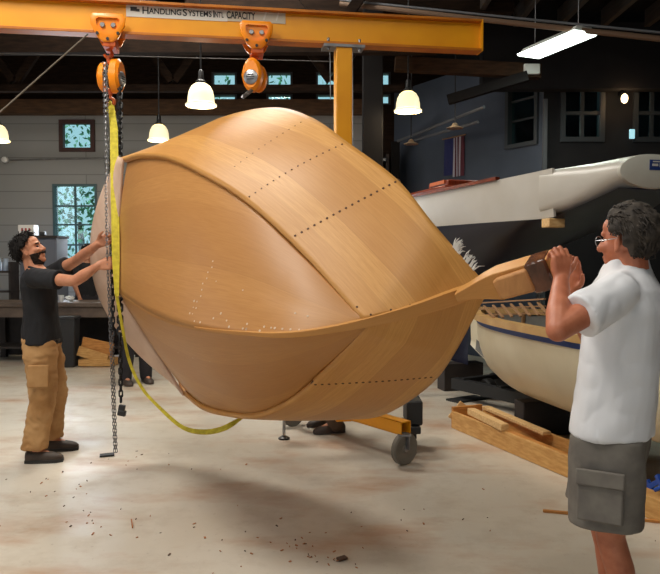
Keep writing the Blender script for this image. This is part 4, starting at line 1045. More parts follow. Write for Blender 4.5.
# ================================================================== LAMPS, CABLES, FLAG
def pendant(px, py, d, label, ceilz=6.5):
    p = at(px, py, d); t = thing('pendant_lamp', label, 'lamp', (p.x, p.y, p.z), 'glowing dome pendant lamps')
    k = 1.0
    prof = [(.172, -.145), (.176, -.128), (.152, -.112), (.148, -.05), (.135, .02), (.105, .075), (.06, .105), (.05, .11)]
    inner = [(r - .006, h + .004) for r, h in prof[::-1]]
    MB().lathe(p, prof + inner, n=32, cap=False).build('glass_dome', M['dome'], t)
    MB().lathe(p, [(0, .1), (.062, .1), (.058, .13), (.035, .15), (.03, .24), (.015, .26), (0, .26)], n=20).build('cap', M['black_metal'], t)
    MB().cyl(p + V((0, 0, .25)), V((p.x, p.y, ceilz)), .01, 8).build('stem', M['black_metal'], t)
    MB().ell(p + V((0, 0, -.03)), (.05, .05, .07), n=12, m_=8).build('bulb', M['bulb'], t)
    L_ = bpy.data.lights.new('pl', 'POINT'); L_.energy = 26; L_.color = (1, .83, .58); L_.shadow_soft_size = .08
    lo = bpy.data.objects.new('lamp_light', L_); C.objects.link(lo); lo.location = p + V((0, 0, -.19))
pendant(201, 93, 8.0, 'glowing dome lamp left of the right-hand hoist', 6.9)
pendant(159, 131.5, 11.0, 'smaller glowing dome lamp low on the block wall above the hull', 6.9)
pendant(408, 100, 8.9, 'glowing dome lamp right of the yellow crane post', 5.0)
pendant(-2, 132, 11.0, 'glowing dome lamp cut by the left picture edge', 6.9)
for px, py, d, lb in ((455, 127, 9.6, 'unlit saucer lamp above the flag'), (411, 143, 10.6, 'unlit saucer lamp above the blue wall edge left of the flag')):
    p = at(px, py, d); t = thing('saucer_lamp', lb, 'lamp', p)
    MB().lathe(p, [(0, -.02), (.11, -.02), (.112, -.012), (.05, .012), (.03, .05), (0, .06)], n=24).build('shade', M['shade_metal'], t)
    MB().cyl(p + V((0, 0, .04)), V((p.x, p.y, 4.98)), .009, 8).build('stem', M['black_metal'], t)
for (a_, b2, lb) in (((398, 141, 11.6), (484, 107, 9.4), 'upper grey pipe slanting along the blue wall'), ((415, 140, 11.2), (478, 122, 9.7), 'lower grey pipe slanting behind the saucer lamps')):
    tag(MB().tube([at(*a_), at(*b2)], .022, 8).build('pipe', M['conduit']), lb, 'pipe')
# flag hung with its canton at the left
tl = on_blue(444.5); tr_ = on_blue(464); dmid = P0.y + dv.y * (tl + tr_) / 2; fz0, fz1 = pz(177, dmid), pz(138, dmid); FW = tr_ - tl
flag = thing('flag', 'striped flag hanging upright on the blue wall', 'flag', P0 + dv * (tl + FW / 2) - nv * .03 + V((0, 0, fz0)))
def fbox(x0, x1, z0, z1, m_, nm, o_):
    mb = MB(); rr = []
    for i in range(9):
        z = z0 + (z1 - z0) * i / 8; rr.append([P0 + dv * (tl + FW * x) - nv * (.025 + o_ + .008 * math.sin(x * 14 + z * 3)) + V((0, 0, z)) for x in [x0 + (x1 - x0) * k / 6 for k in range(7)]] + [P0 + dv * (tl + FW * x) - nv * (.018 + .008 * math.sin(x * 14 + z * 3)) + V((0, 0, z)) for x in [x1 + (x0 - x1) * k / 6 for k in range(7)]])
    return mb.loft(rr).build(nm, M[m_], flag)
fbox(0, .46, fz0 + (fz1 - fz0) * .06, fz1, 'flag_blue', 'canton', .004)
mb = [MB(), MB()]
for k in range(7): fbox(.46 + .54 * k / 7, .46 + .54 * (k + 1) / 7, fz0, fz1, 'flag_white' if k % 2 == 0 and k < 6 else 'flag_red', 'stripe', 0)
MB().tube([P0 + dv * (tl - .04) - nv * .03 + V((0, 0, fz1 + .012)), P0 + dv * (tr_ + .04) - nv * .03 + V((0, 0, fz1 + .012))], .01, 8).build('rod', M['lath'], flag)
# fluorescent strip fixture
f0, f1 = at(530, 52, 8.6), at(584, 37.5, 7.75); fx = thing('fluorescent_fixture', 'bright fluorescent ceiling fixture hanging at upper right', 'lamp', (f0 + f1) / 2)
fdir = (f1 - f0); fdir.z = 0; fL = fdir.length; fdir.normalize(); fsd = V((fdir.y, -fdir.x, 0)); fc = (f0 + f1) / 2; Rf = Matrix((fsd, fdir, V((0, 0, 1)))).transposed()
MB().loft([[fc + fsd * x + fdir * y + V((0, 0, z)) for x, y in ((-w_, -l_), (w_, -l_), (w_, l_), (-w_, l_))] for w_, l_, z in ((.15, fL / 2 + .02, .01), (.10, fL / 2, .075), (.05, fL / 2, .08))]).build('housing', M['fixture'], fx)
MB().loft([[fc + fsd * x + fdir * y + V((0, 0, z)) for x, y in ((-w_, -l_), (w_, -l_), (w_, l_), (-w_, l_))] for w_, l_, z in ((.165, fL / 2 + .03, .012), (.165, fL / 2 + .03, .0), (.15, fL / 2 + .015, -.018))]).build('diffuser', M['tube'], fx)
for s_ in (-1, 1): MB().cyl(fc + fdir * (s_ * fL * .4) + V((0, 0, .07)), fc + fdir * (s_ * fL * .4) + V((0, 0, 4.97 - fc.z)), .005, 6).build('hanger', M['galv'], fx)
# globe wall lamp
p = at(624.5, 98.5, 9.8); t = thing('globe_lamp', 'warm glowing globe lamp on the charcoal wall', 'lamp', p)
MB().ell(p, (.045, .045, .065), n=16).build('globe', M['bulb'], t); MB().tube([p + V((0, 0, .06)), p + V((0, .05, .12)), V((p.x, 9.97, p.z + .1))], .02, 8).build('bracket', M['black_metal'], t)
L_ = bpy.data.lights.new('gl', 'POINT'); L_.energy = 3.5; L_.color = (1, .62, .32); L_.shadow_soft_size = .05; lo = bpy.data.objects.new('lamp_light', L_); C.objects.link(lo); lo.location = p + V((0, -.1, -.02))
p = at(632, 134, 9.9); tag(MB().box(p, (.07, .03, .13)).build('lit_panel', mat('lit_panel', hex_(120, 180, 190), .4, emit=(.45, .8, .9), es=.9), bevel=.004), 'small bluish lit panel below the globe lamp', 'panel')
# cables
tag(MB().tube(catmull([at(-40, 146, 5.2), at(0, 112, 5.35), at(45, 72, 5.45), at(88, 34, 5.5)], 24), .007, 6).build('cable', M['cable']), 'tan cable running slantwise from the crane beam to the left edge', 'cable')
tag(MB().tube([at(-30, 53, 8.4), at(160, 57, 8.4), at(345, 62, 8.4)], .006, 6).build('wire', M['dark_wire']), 'thin level wire crossing behind the crane beam', 'wire')
for px, lb in ((352.5, 'slack wire hanging just right of the crane post'), (330, 'short wire hanging just left of the crane post')):
    a_ = at(px, 50, 8.2); b2 = at(px + .5, 165 if px > 340 else 100, 8.2); tag(MB().tube([a_, b2], .006, 6).build('wire', M['galv']), lb, 'wire')
for y0, y1, z_, m_, r, lb in ((8, 39.5, 0, 'pipe_tan', .03, 'long tan pipe running under the upper floor edge'), (4, 33, 0, 'conduit', .014, 'thinner grey conduit above the long tan pipe')):
    tag(MB().tube([at(340, y0 - 4, 8.8), at(380, y0, 8.6), at(520, (y0 + y1) / 2, 8.0), at(675, y1 + 1, 7.4)], r, 10).build('overhead_pipe', M[m_]), lb, 'pipe')
tag(MB().bar(at(448, 100, 9.2), at(528, 76, 8.9), .10, .12).build('slanting_beam', M['black_post']), 'dark beam slanting across the blue wall', 'beam')
bl0, bl1 = at(395, 64, 9.0), at(540, 72, 9.0)
tag(MB().bar(bl0, bl1, .14, .17).build('cross_beam', M['beam_brown']), 'brown timber beam level above the blue wall', 'beam')
tag(MB().box(at(531, 70, 8.95), (.2, .12, .13)).build('junction_box', M['fixture'], bevel=.01), 'grey junction box at the end of the brown beam', 'box')
# ================================================================== PEOPLE
def norm(v): return V(v).normalized()
def ring_e(c, rx, ry, side, fwd, n=28, sq=2.0):
    out = []
    for k in range(n):
        a = 2 * PI * k / n; ca, sa = math.cos(a), math.sin(a)
        out.append(c + side * (rx * math.copysign(abs(ca) ** (2 / sq), ca)) + fwd * (ry * math.copysign(abs(sa) ** (2 / sq), sa)))
    return out
def torso(mb, J, levels):
    """elliptic sections from the crotch to the base of the neck"""
    P, N = J['pelvis'], J['neck']; rings = []
    for t, rx, ry, fo in levels:
        c = P.lerp(N, t); sd = J['hipside'].lerp(J['shside'], max(0, min(1, t))).normalized(); fw = V((0, 0, 1)).cross(sd).normalized() * -1
        fw = fw if fw.dot(J['fwd']) > 0 else -fw
        c = c + fw * (fo + J.get('bow', 0) * math.sin(PI * max(0, min(1, t)))); rings.append(ring_e(c, rx, ry, sd, fw, 28, 2.3))
    mb.loft(rings)
def head(mb, c, f, u, k=1.0, nose=1.):
    s = f.cross(u).normalized(); ax = (f, s, u)
    E = lambda df, ds, du, r, a=ax: mb.ell(c + f * (df * k) + s * (ds * k) + u * (du * k), tuple(x * k for x in r), a)
    E(-.012, 0, .030, (.096, .076, .092)); E(.022, 0, -.030, (.072, .066, .080)); E(.040, 0, -.075, (.050, .050, .045)); E(.072, 0, -.098, (.022, .026, .020))
    E(.068, 0, .032, (.026, .056, .018)); E(.052, 0, .055, (.036, .058, .045))
    mb.rc(c + f * .086 * k + u * .022 * k, c + f * (.116 * k * nose) - u * .024 * k, .009 * k, .015 * k)
    for sg in (-1, 1):
        mb.ell(c + f * (.094 * k) + s * (.014 * sg * k) - u * (.027 * k), (.012 * k, .010 * k, .010 * k), ax)
        E(.064, .044 * sg, -.020, (.028, .024, .022))
        a2 = ((f * .85 - s * (.5 * sg)).normalized(), (s * .85 + f * (.5 * sg)).normalized(), (u + f * -.15).normalized())
        E(-.010, .076 * sg, -.008, (.019, .008, .031), a2); E(-.016, .083 * sg, -.002, (.010, .006, .026), a2)
        E(-.006, .078 * sg, -.034, (.010, .008, .011), a2)
    E(.090, 0, -.058, (.012, .024, .007)); E(.087, 0, -.071, (.012, .021, .007))
    mb.rc(c - f * .018 * k - u * .05 * k, c - f * .03 * k - u * .15 * k, .055 * k, .058 * k)
def hand(mb, w_, d, n_, right, curls, thumb=(.55, .75, .2), thumb_curl=25, k=1.0, spread=.05, rk=1.):
    """palm with five jointed fingers; d fingers' direction, n_ the way the palm faces"""
    d = d.normalized(); n_ = (n_ - d * n_.dot(d)).normalized(); t = d.cross(n_) if right else n_.cross(d)
    def seg(p, q, a, b): mb.rc(p, q, a * k * rk, b * k * rk, 10)
    spec = ((.031, .083, (.043, .026, .021), .0092), (.010, .088, (.047, .030, .022), .0096), (-.011, .085, (.043, .028, .021), .0092), (-.031, .077, (.034, .021, .018), .0080))
    for i, (o, L, ph, r) in enumerate(spec):
        kn = w_ + d * (L * k) + t * (o * k) - n_ * (.004 * k); seg(w_ + t * (o * .55 * k) - n_ * .001, kn, .0165, .0128); seg(w_ + d * (.03 * k) + t * (o * .8 * k) + n_ * (.006 * k), w_ + d * (.068 * k) + t * (o * k) + n_ * (.004 * k), .014, .011)
        cd = curls[i] if isinstance(curls[0], (tuple, list)) else curls; a = 0; p = kn
        dd0 = (d + t * (spread * (1.5 - i))).normalized()
        for j in range(3):
            a += math.radians(cd[j]); dd = dd0 * math.cos(a) + n_ * math.sin(a); q = p + dd * (ph[j] * k); seg(p, q, r * (1 - .08 * j), r * (.93 - .1 * j)); p = q
    p = w_ + d * (.022 * k) + t * (.026 * k) + n_ * (.006 * k); dd = (d * thumb[0] + t * thumb[1] + n_ * thumb[2]).normalized(); a = 0; mb.rc(w_ + d * .012 * k + t * .01 * k, p, .018 * k, .016 * k, 10)
    tgt = (d * .9 + n_ * .5 - t * .2).normalized()
    for j, L in enumerate((.040, .032, .027)):
        q = p + dd * (L * k); seg(p, q, .0140 - .002 * j, .0120 - .002 * j); p = q; dd = dd.lerp(tgt, thumb_curl / 60).normalized()
def limb(mb, pts, rs, bulge=None):
    for a, b, ra, rb in zip(pts, pts[1:], rs, rs[1:]): mb.rc(a, b, ra, rb, 16)
    if bulge:
        for p, ax, r in bulge: mb.ell(p, r, ax)
def cloth(mb, vox, name, m_, parent, amp=.006, freq=9, sm=5, stretch=(1, 1, .55), seed=0, ridge=None, clip=None):
    me = voxel(mb, vox, sm, name)
    for v_ in me.vertices:
        p = v_.co; q = V((p.x * stretch[0], p.y * stretch[1], p.z * stretch[2])) * freq + V((seed, seed * 1.7, 0))
        h = noise.noise(q) * .65 + (abs(noise.noise(q * 1.9)) - .3) * .7
        v_.co = p + v_.normal * (h * amp)
    me.update(); return link(name, me, m_, parent, 60)
def shoe(mb, heel, toe, up=V((0, 0, 1)), w_=.05, h_=.085, mi=0):
    d = (toe - heel).normalized(); s = d.cross(up).normalized(); L = (toe - heel).length; rings = []
    for t, wk, hk in ((0, .55, .75), (.06, .78, 1.0), (.25, .82, 1.15), (.42, .86, .95), (.62, 1.0, .74), (.8, 1.0, .62), (.93, .75, .48), (1.0, .35, .30)):
        c = heel + d * (L * t); rings.append([c + s * (w_ * wk * math.cos(a)) + up * (h_ * hk * (.5 + .5 * math.sin(a)) if math.sin(a) > -.3 else .0) for a in [2 * PI * k / 16 for k in range(16)]])
    mb.loft(rings, True, mi)
    return d, s
BODY = ((-.10, .10, .09, 0), (-.02, .155, .115, 0), (.10, .168, .118, 0), (.32, .148, .104, .01), (.52, .152, .106, .012), (.72, .168, .116, .008), (.86, .165, .104, 0), (.94, .115, .082, -.004), (1.0, .068, .062, -.004))
def hair_cap(c, f, u, k, m_, parent, length, seed, tufts, front=.35, low=-.05, amp=.012, thick=.010, wave=.5, rnd_dir=.3, vol=.2, crown=(-.05, .125)):
    """hair: a close cap over the skull with curved locks growing from it"""
    s = f.cross(u).normalized(); rnd = random.Random(seed); mb = MB()
    def scalp(a, e, g):
        return c + (f * (-.012 + (.098 + g) * math.cos(e) * math.cos(a)) + s * ((.079 + g) * math.cos(e) * math.sin(a)) + u * (.030 + (.094 + g) * math.sin(e))) * k
    def ok(a, e):
        x = math.cos(e) * math.cos(a)          # +1 towards the face
        lowest = low if x < -.3 else (.04 if x < .2 else low)
        if x > -.1: lowest = max(lowest, -.3 + (x + .1) * 1.7)
        return e > lowest
    cap = MB(); 
    for i in range(26):
        for j in range(15):
            a = 2 * PI * i / 26; e = -.95 + (PI / 2 + .95) * j / 14
            if ok(a, e): cap.ell(scalp(a, e, .002 + amp * noise.noise(V((a * 2, e * 3, seed)))), (.017 * k, .017 * k, .017 * k), n=8, m_=6)
    me = voxel(cap, .006, 4, 'hair'); 
    for _ in range(tufts):
        a = rnd.uniform(0, 2 * PI); e = math.asin(rnd.uniform(math.sin(-.95), 1))
        if not ok(a, e): continue
        p = scalp(a, e, .006); n_ = (p - (c + u * .03 * k)).normalized(); dn = (p - (c + crown[0] * f + crown[1] * u)) * 5 - u * (.6 if e < .6 else .0); dn = dn - n_ * dn.dot(n_); dn = dn.normalized()
        dn = (dn + V((rnd.uniform(-1, 1), rnd.uniform(-1, 1), rnd.uniform(-1, 1))) * rnd_dir).normalized(); L = length * rnd.uniform(.6, 1.25); r = thick * rnd.uniform(.6, 1.1)
        w1 = V((rnd.uniform(-1, 1), rnd.uniform(-1, 1), rnd.uniform(-1, 1))) * (wave * L * .4)
        mb.tube([p - n_ * .008, p + n_ * (L * vol) + dn * (L * .2), p + n_ * (L * vol * 1.1) + dn * (L * .62) + w1, p + n_ * (L * vol * .4) + dn * L], [r, r * 1.0, r * .7, r * .12], 6)
    b = len(mb.v); mb.add([v_.co for v_ in me.vertices], [tuple(p.vertices) for p in me.polygons]); bpy.data.meshes.remove(me)
    return mb.build('hair', m_, parent, smooth=70)

# ---------------------------------------------------------------- man holding the bow timber (right)
f_b = norm((-.86, .50, 0)); l_b = norm((-.50, -.86, 0))            # body facing, his left
root = thing('person', 'person in white T-shirt and grey shorts holding the bow timber with both raised hands', 'person', (1.12, 2.76, 0))
J = dict(pelvis=V((1.122, 2.77, .86)), neck=V((1.162, 2.77, 1.548)), hipside=l_b, shside=norm((-.42, -.90, 0)), fwd=f_b, bow=-.004)
shL, shR = V((1.062, 2.59, 1.445)), V((1.20, 2.95, 1.445))
elL, wrL = at(558, 330, 2.47), at(561, 279, 2.655)
elR, wrR = at(590, 338, 3.06), at(573, 292, 2.90)
hipL, hipR = J['pelvis'] + l_b * .09 + V((0, 0, -.02)), J['pelvis'] - l_b * .09 + V((0, 0, -.02))
knL, knR = V((1.10, 2.70, .48)), V((1.16, 2.97, .48)); anL, anR = V((1.17, 2.72, .09)), V((1.22, 2.98, .09))
b = MB(); torso(b, J, BODY)
hf = norm((-.56, .83, -.04)); hu = norm((-.03, 0, 1)); hc = at(627, 241, 2.74)
head(b, hc, hf, hu, 1.02)
b.rc(hc - hf * .02 - hu * .08, J['neck'] + V((0, 0, -.03)), .058, .068)
for sh, el, wr in ((shL, elL, wrL), (shR, elR, wrR)):
    b.rc(J['neck'] + V((0, 0, -.06)), sh, .058, .062); b.rc(sh, sh.lerp(el, .5), .060, .050); b.rc(sh.lerp(el, .5), el, .050, .043)
    b.rc(el, el.lerp(wr, .32), .043, .047); b.rc(el.lerp(wr, .32), wr, .047, .029)
for hp, kn, an in ((hipL, knL, anL), (hipR, knR, anR)):
    b.rc(hp, hp.lerp(kn, .5), .088, .072); b.rc(hp.lerp(kn, .5), kn, .072, .055); cf = kn.lerp(an, .33) - f_b * .018; b.rc(kn, cf, .055, .056); b.rc(cf, kn.lerp(an, .75), .056, .038); b.rc(kn.lerp(an, .75), an, .038, .036)
    b.rc(an, an + f_b * .13 - V((0, 0, .05)), .036, .03)
hand(b, wrL, norm((.04, .20, 1)), norm((-.25, .9, .05)), False, ((28, 78, 45), (30, 80, 45), (32, 80, 45), (34, 80, 45)), thumb=(.62, .75, .1), thumb_curl=14, k=1.0)
hand(b, wrR, norm((-.05, -.12, 1)), norm((-.8, -.45, .1)), True, ((12, 30, 22), (14, 32, 24), (16, 34, 26), (22, 36, 28)), thumb=(.5, .8, .3), thumb_curl=18, k=1.0)
me = voxel(b, .0052, 3, 'body'); body = link('body', me, M['skin_red'], root, 60)
# shirt
TS = ((.03, .200, .158, .0), (.12, .200, .158, .0), (.34, .198, .155, -.004), (.55, .198, .152, -.006), (.74, .200, .150, -.010), (.86, .190, .134, -.010), (.935, .140, .108, -.010), (1.0, .094, .090, -.012), (1.045, .076, .074, -.016))
b = MB(); torso(b, J, TS)
sl = shL.lerp(elL, .62); sr = shR.lerp(elR, .62)
for sh, e in ((shL, sl), (shR, sr)):
    b.rc(J['neck'] + V((0, 0, -.075)), sh, .070, .078)
    d = (e - sh).normalized(); x, y, _ = basis(d); b.loft([ring_e(sh - d * .05, .070, .070, x, y), ring_e(sh, .080, .080, x, y), ring_e(sh.lerp(e, .6), .076, .080, x, y), ring_e(e, .076, .084, x, y)])
cloth(b, .008, 'tshirt', M['white_shirt'], root, amp=.016, freq=6.5, sm=5, seed=2, stretch=(1.0, 1.0, .75))
# shorts
b = MB(); HS = ((-.10, .150, .135, 0), (.0, .182, .146, 0), (.10, .184, .146, 0), (.16, .176, .138, 0))
torso(b, J, HS)
for hp, kn, sg in ((hipL, knL, 1), (hipR, knR, -1)):
    d = (kn - hp).normalized(); s1 = l_b * sg; rr = []
    for t, rx, ry in ((-.12, .085, .135), (.1, .098, .142), (.4, .106, .142), (.65, .108, .140), (.84, .110, .138)):
        rr.append(ring_e(hp.lerp(kn, t) + s1 * .012 + f_b * (.016 * t), rx, ry, l_b, f_b, 24, 2.4))
    b.loft(rr)
sh_ = cloth(b, .008, 'shorts', M['shorts'], root, amp=.007, freq=7, sm=4, seed=5, stretch=(1, 1, .5))
pk = MB(); pc = hipL.lerp(knL, .42) + l_b * .128 + f_b * .01; Rp = Matrix((f_b, l_b, V((0, 0, 1)))).transposed() @ Matrix.Rotation(.04, 3, 'X')
pk.box(pc + V((0, 0, -.02)), (.165, .024, .17), Rp); pk.build('cargo_pocket', M['shorts'], sh_, bevel=.008)
MB().box(pc + V((0, 0, .062)) + l_b * .010, (.175, .016, .062), Rp).build('pocket_flap', M['shorts'], sh_, bevel=.006)
b = MB(); 
for an, kn in ((anL, knL), (anR, knR)): shoe(b, an - f_b * .075 - V((0, 0, .09)), an + f_b * .20 - V((0, 0, .09)))
b.build('shoes', M['boot'], root)
hair_cap(hc, hf, hu, 1.06, M['hair_brown'], root, .040, 4, 2800, low=-.86, amp=.014, thick=.0050, wave=.6, rnd_dir=.25, vol=.13, crown=(.115, .085))
s_ = hf.cross(hu).normalized()
mb = MB()
for sg in (-1, 1):
    c = hc + hf * .103 + s_ * (.033 * sg) + hu * .004; mb.torus(c, hf, .021, .0016, 20, 5)
    mb.tube([c + s_ * (.021 * sg) + hu * .004, hc + hf * .06 + s_ * (.078 * sg) + hu * .006, hc - hf * .01 + s_ * (.084 * sg) + hu * .01], .0016, 5)
mb.tube([hc + hf * .104 - s_ * .012 + hu * .006, hc + hf * .108 + hu * .009, hc + hf * .104 + s_ * .012 + hu * .006], .0015, 5)
mb.build('glasses', M['wire_glass'], root)
for sg in (-1, 1): MB().ell(hc + hf * .079 + s_ * (.031 * sg) + hu * .006, (.009, .009, .009), n=12, m_=8).build('eye', M['iris'], root)
# wristwatch-free forearms; watch not shown

# ---------------------------------------------------------------- man at the chain (left)
f_b = norm((.985, .17, 0)); l_b = norm((-.17, .985, 0))
root = thing('person', 'bearded person in black T-shirt and tan work trousers gripping the hanging chain', 'person', (-2.23, 5.45, 0))
J = dict(pelvis=V((-2.23, 5.40, .94)), neck=V((-2.24, 5.36, 1.50)), hipside=l_b, shside=l_b, fwd=f_b, bow=.0)
shR, shL = V((-2.185, 5.18, 1.425)), V((-2.20, 5.535, 1.44))
wrR, wrL = at(98.5, 265.5, 5.0), at(98, 244, 5.12)
elR, elL = at(75, 281, 5.02), at(77, 260, 5.36)
hc = at(29.5, 251, 5.36); hf = norm((.90, .05, .36)); hu = norm((-.36, 0, .93))
b = MB(); torso(b, J, BODY); head(b, hc, hf, hu, 1.0, .93)
b.rc(hc - hf * .02 - hu * .07, J['neck'] + V((0, 0, -.03)), .056, .064)
for sh, el, wr in ((shL, elL, wrL), (shR, elR, wrR)):
    b.rc(J['neck'] + V((0, 0, -.06)), sh, .056, .060); b.rc(sh, sh.lerp(el, .5), .058, .048); b.rc(sh.lerp(el, .5), el, .048, .040)
    b.rc(el, el.lerp(wr, .35), .040, .043); b.rc(el.lerp(wr, .35), wr, .043, .027)
hipR, hipL = J['pelvis'] - l_b * .09 + V((0, 0, -.03)), J['pelvis'] + l_b * .09 + V((0, 0, -.03))
anR, anL = V((-2.27, 5.33, .09)), V((-2.27, 5.66, .09)); knR, knL = V((-2.205, 5.34, .50)), V((-2.22, 5.60, .50))
for hp, kn, an in ((hipL, knL, anL), (hipR, knR, anR)):
    b.rc(hp, kn, .085, .055); b.rc(kn, kn.lerp(an, .4) - f_b * .02, .055, .052); b.rc(kn.lerp(an, .4) - f_b * .02, an, .052, .036); b.rc(an, an + f_b * .12 - V((0, 0, .05)), .036, .03)
hand(b, wrR, norm((.95, .12, .12)), norm((.1, .85, -.1)), True, (40, 62, 40), thumb=(.7, .5, .5), thumb_curl=25)
hand(b, wrL, norm((.85, -.1, .42)), norm((.1, -.9, .0)), False, (36, 60, 40), thumb=(.7, .5, .5), thumb_curl=25)
link('body', voxel(b, .0062, 3, 'body'), M['skin'], root, 60)
b = MB(); torso(b, J, ((-.05, .188, .144, .0), (.12, .182, .138, .0), (.34, .170, .124, .004), (.55, .172, .124, .004), (.74, .184, .130, .0), (.86, .178, .118, .0), (.935, .132, .094, .0), (.99, .082, .074, .0)))
for sh, el in ((shL, elL), (shR, elR)):
    e = sh.lerp(el, .62); b.rc(J['neck'] + V((0, 0, -.07)), sh, .066, .074); d = (e - sh).normalized(); x, y, _ = basis(d)
    b.loft([ring_e(sh - d * .05, .066, .066, x, y), ring_e(sh, .076, .076, x, y), ring_e(sh.lerp(e, .6), .072, .074, x, y), ring_e(e, .070, .076, x, y)])
sh_ = cloth(b, .009, 'tshirt', M['black_shirt'], root, amp=.012, freq=9, sm=4, seed=8)
nb = J['neck'] + V((0, 0, -.01)) + f_b * .01
cl_ = MB(); cl_.torus(nb, norm((.25, 0, 1)), .074, .012, 24, 8); cl_.build('collar', M['black_shirt'], sh_)
b = MB(); torso(b, J, ((-.10, .150, .125, 0), (.0, .172, .132, 0), (.08, .170, .130, 0)))
for hp, kn, an, sg in ((hipL, knL, anL, 1), (hipR, knR, anR, -1)):
    rr = []
    for t, rx, ry in ((-.12, .085, .120), (.15, .100, .128), (.6, .095, .112), (1., .088, .100)): rr.append(ring_e(hp.lerp(kn, t), rx, ry, l_b, f_b, 24, 2.2))
    for t, rx, ry in ((.3, .084, .098), (.6, .080, .094), (.85, .080, .096), (.97, .082, .102)): rr.append(ring_e(kn.lerp(an, t) - f_b * .01, rx, ry, l_b, f_b, 24, 2.2))
    b.loft(rr)
tr = cloth(b, .010, 'work_trousers', M['khaki'], root, amp=.020, freq=8, sm=3, seed=1, stretch=(1, 1, 1.25))
MB().box(hipR.lerp(knR, .55) - l_b * .105 + f_b * .0, (.15, .02, .17), Matrix((f_b, l_b, V((0, 0, 1)))).transposed()).build('cargo_pocket', M['khaki'], tr, bevel=.008)
MB().loft([ring_e(J['pelvis'].lerp(J['neck'], t), .180, .140, l_b, f_b, 28, 2.3) for t in (-.02, .02)]).build('belt', M['boot'], root)
for an, nm in ((anR, 'shoe'), (anL, 'shoe')):
    b = MB(); h0 = an - f_b * .07 - V((0, 0, .072)); h1 = an + f_b * .205 - V((0, 0, .072)); shoe(b, h0, h1); so = b.build(nm, M['boot'], root)
    b = MB(); d = (h1 - h0).normalized(); s_ = d.cross(V((0, 0, 1))).normalized()
    b.loft([[h0 + d * (x * .275) + s_ * y * .054 + V((0, 0, z)) for x, y in ((-.01, -.6), (.2, -.85), (.6, -1.02), (.85, -1.0), (1.0, -.5), (1.01, .5), (.85, 1.0), (.6, 1.02), (.2, .85), (-.01, .6))] for z in (-.018, .006)]).build('sole', M['sole'], so)
hair_cap(hc, hf, hu, 1.05, M['hair_dark'], root, .040, 9, 1300, low=-.62, amp=.008, thick=.0050, wave=.7, rnd_dir=.5, vol=.2)
s_ = hf.cross(hu).normalized(); mb = MB(); rnd = random.Random(2)
bd_ = MB()
for i in range(15):
    a = -1.45 + 2.9 * i / 14
    for j in range(5):
        z = -.047 - .016 * j; k = 1 - .07 * j
        bd_.ell(hc + hf * (.010 + .072 * math.cos(a) * k) + s_ * (.066 * math.sin(a) * k) + hu * (z - .01 * math.cos(a) * (j > 3)), (.0105, .0105, .0105), n=8, m_=6) if not (abs(a) < .35 and j in (1,)) else None
bd_.rc(hc + hf * .098 - hu * .045 - s_ * .028, hc + hf * .098 - hu * .045 + s_ * .028, .009, .009)
me = voxel(bd_, .005, 3, 'beard')
for v_ in me.vertices: v_.co += v_.normal * (noise.noise(v_.co * 90) * .004)
link('beard', me, M['beard'], root, 60)
for sg in (-1, 1):
    MB().ell(hc + hf * .079 + s_ * (.031 * sg) + hu * .006, (.010, .009, .009), n=12, m_=8).build('eye', M['iris'], root)
    MB().rc(hc + hf * .090 + s_ * (.018 * sg) + hu * .030, hc + hf * .080 + s_ * (.048 * sg) + hu * .028, .006, .004).build('eyebrow', M['hair_dark'], root)

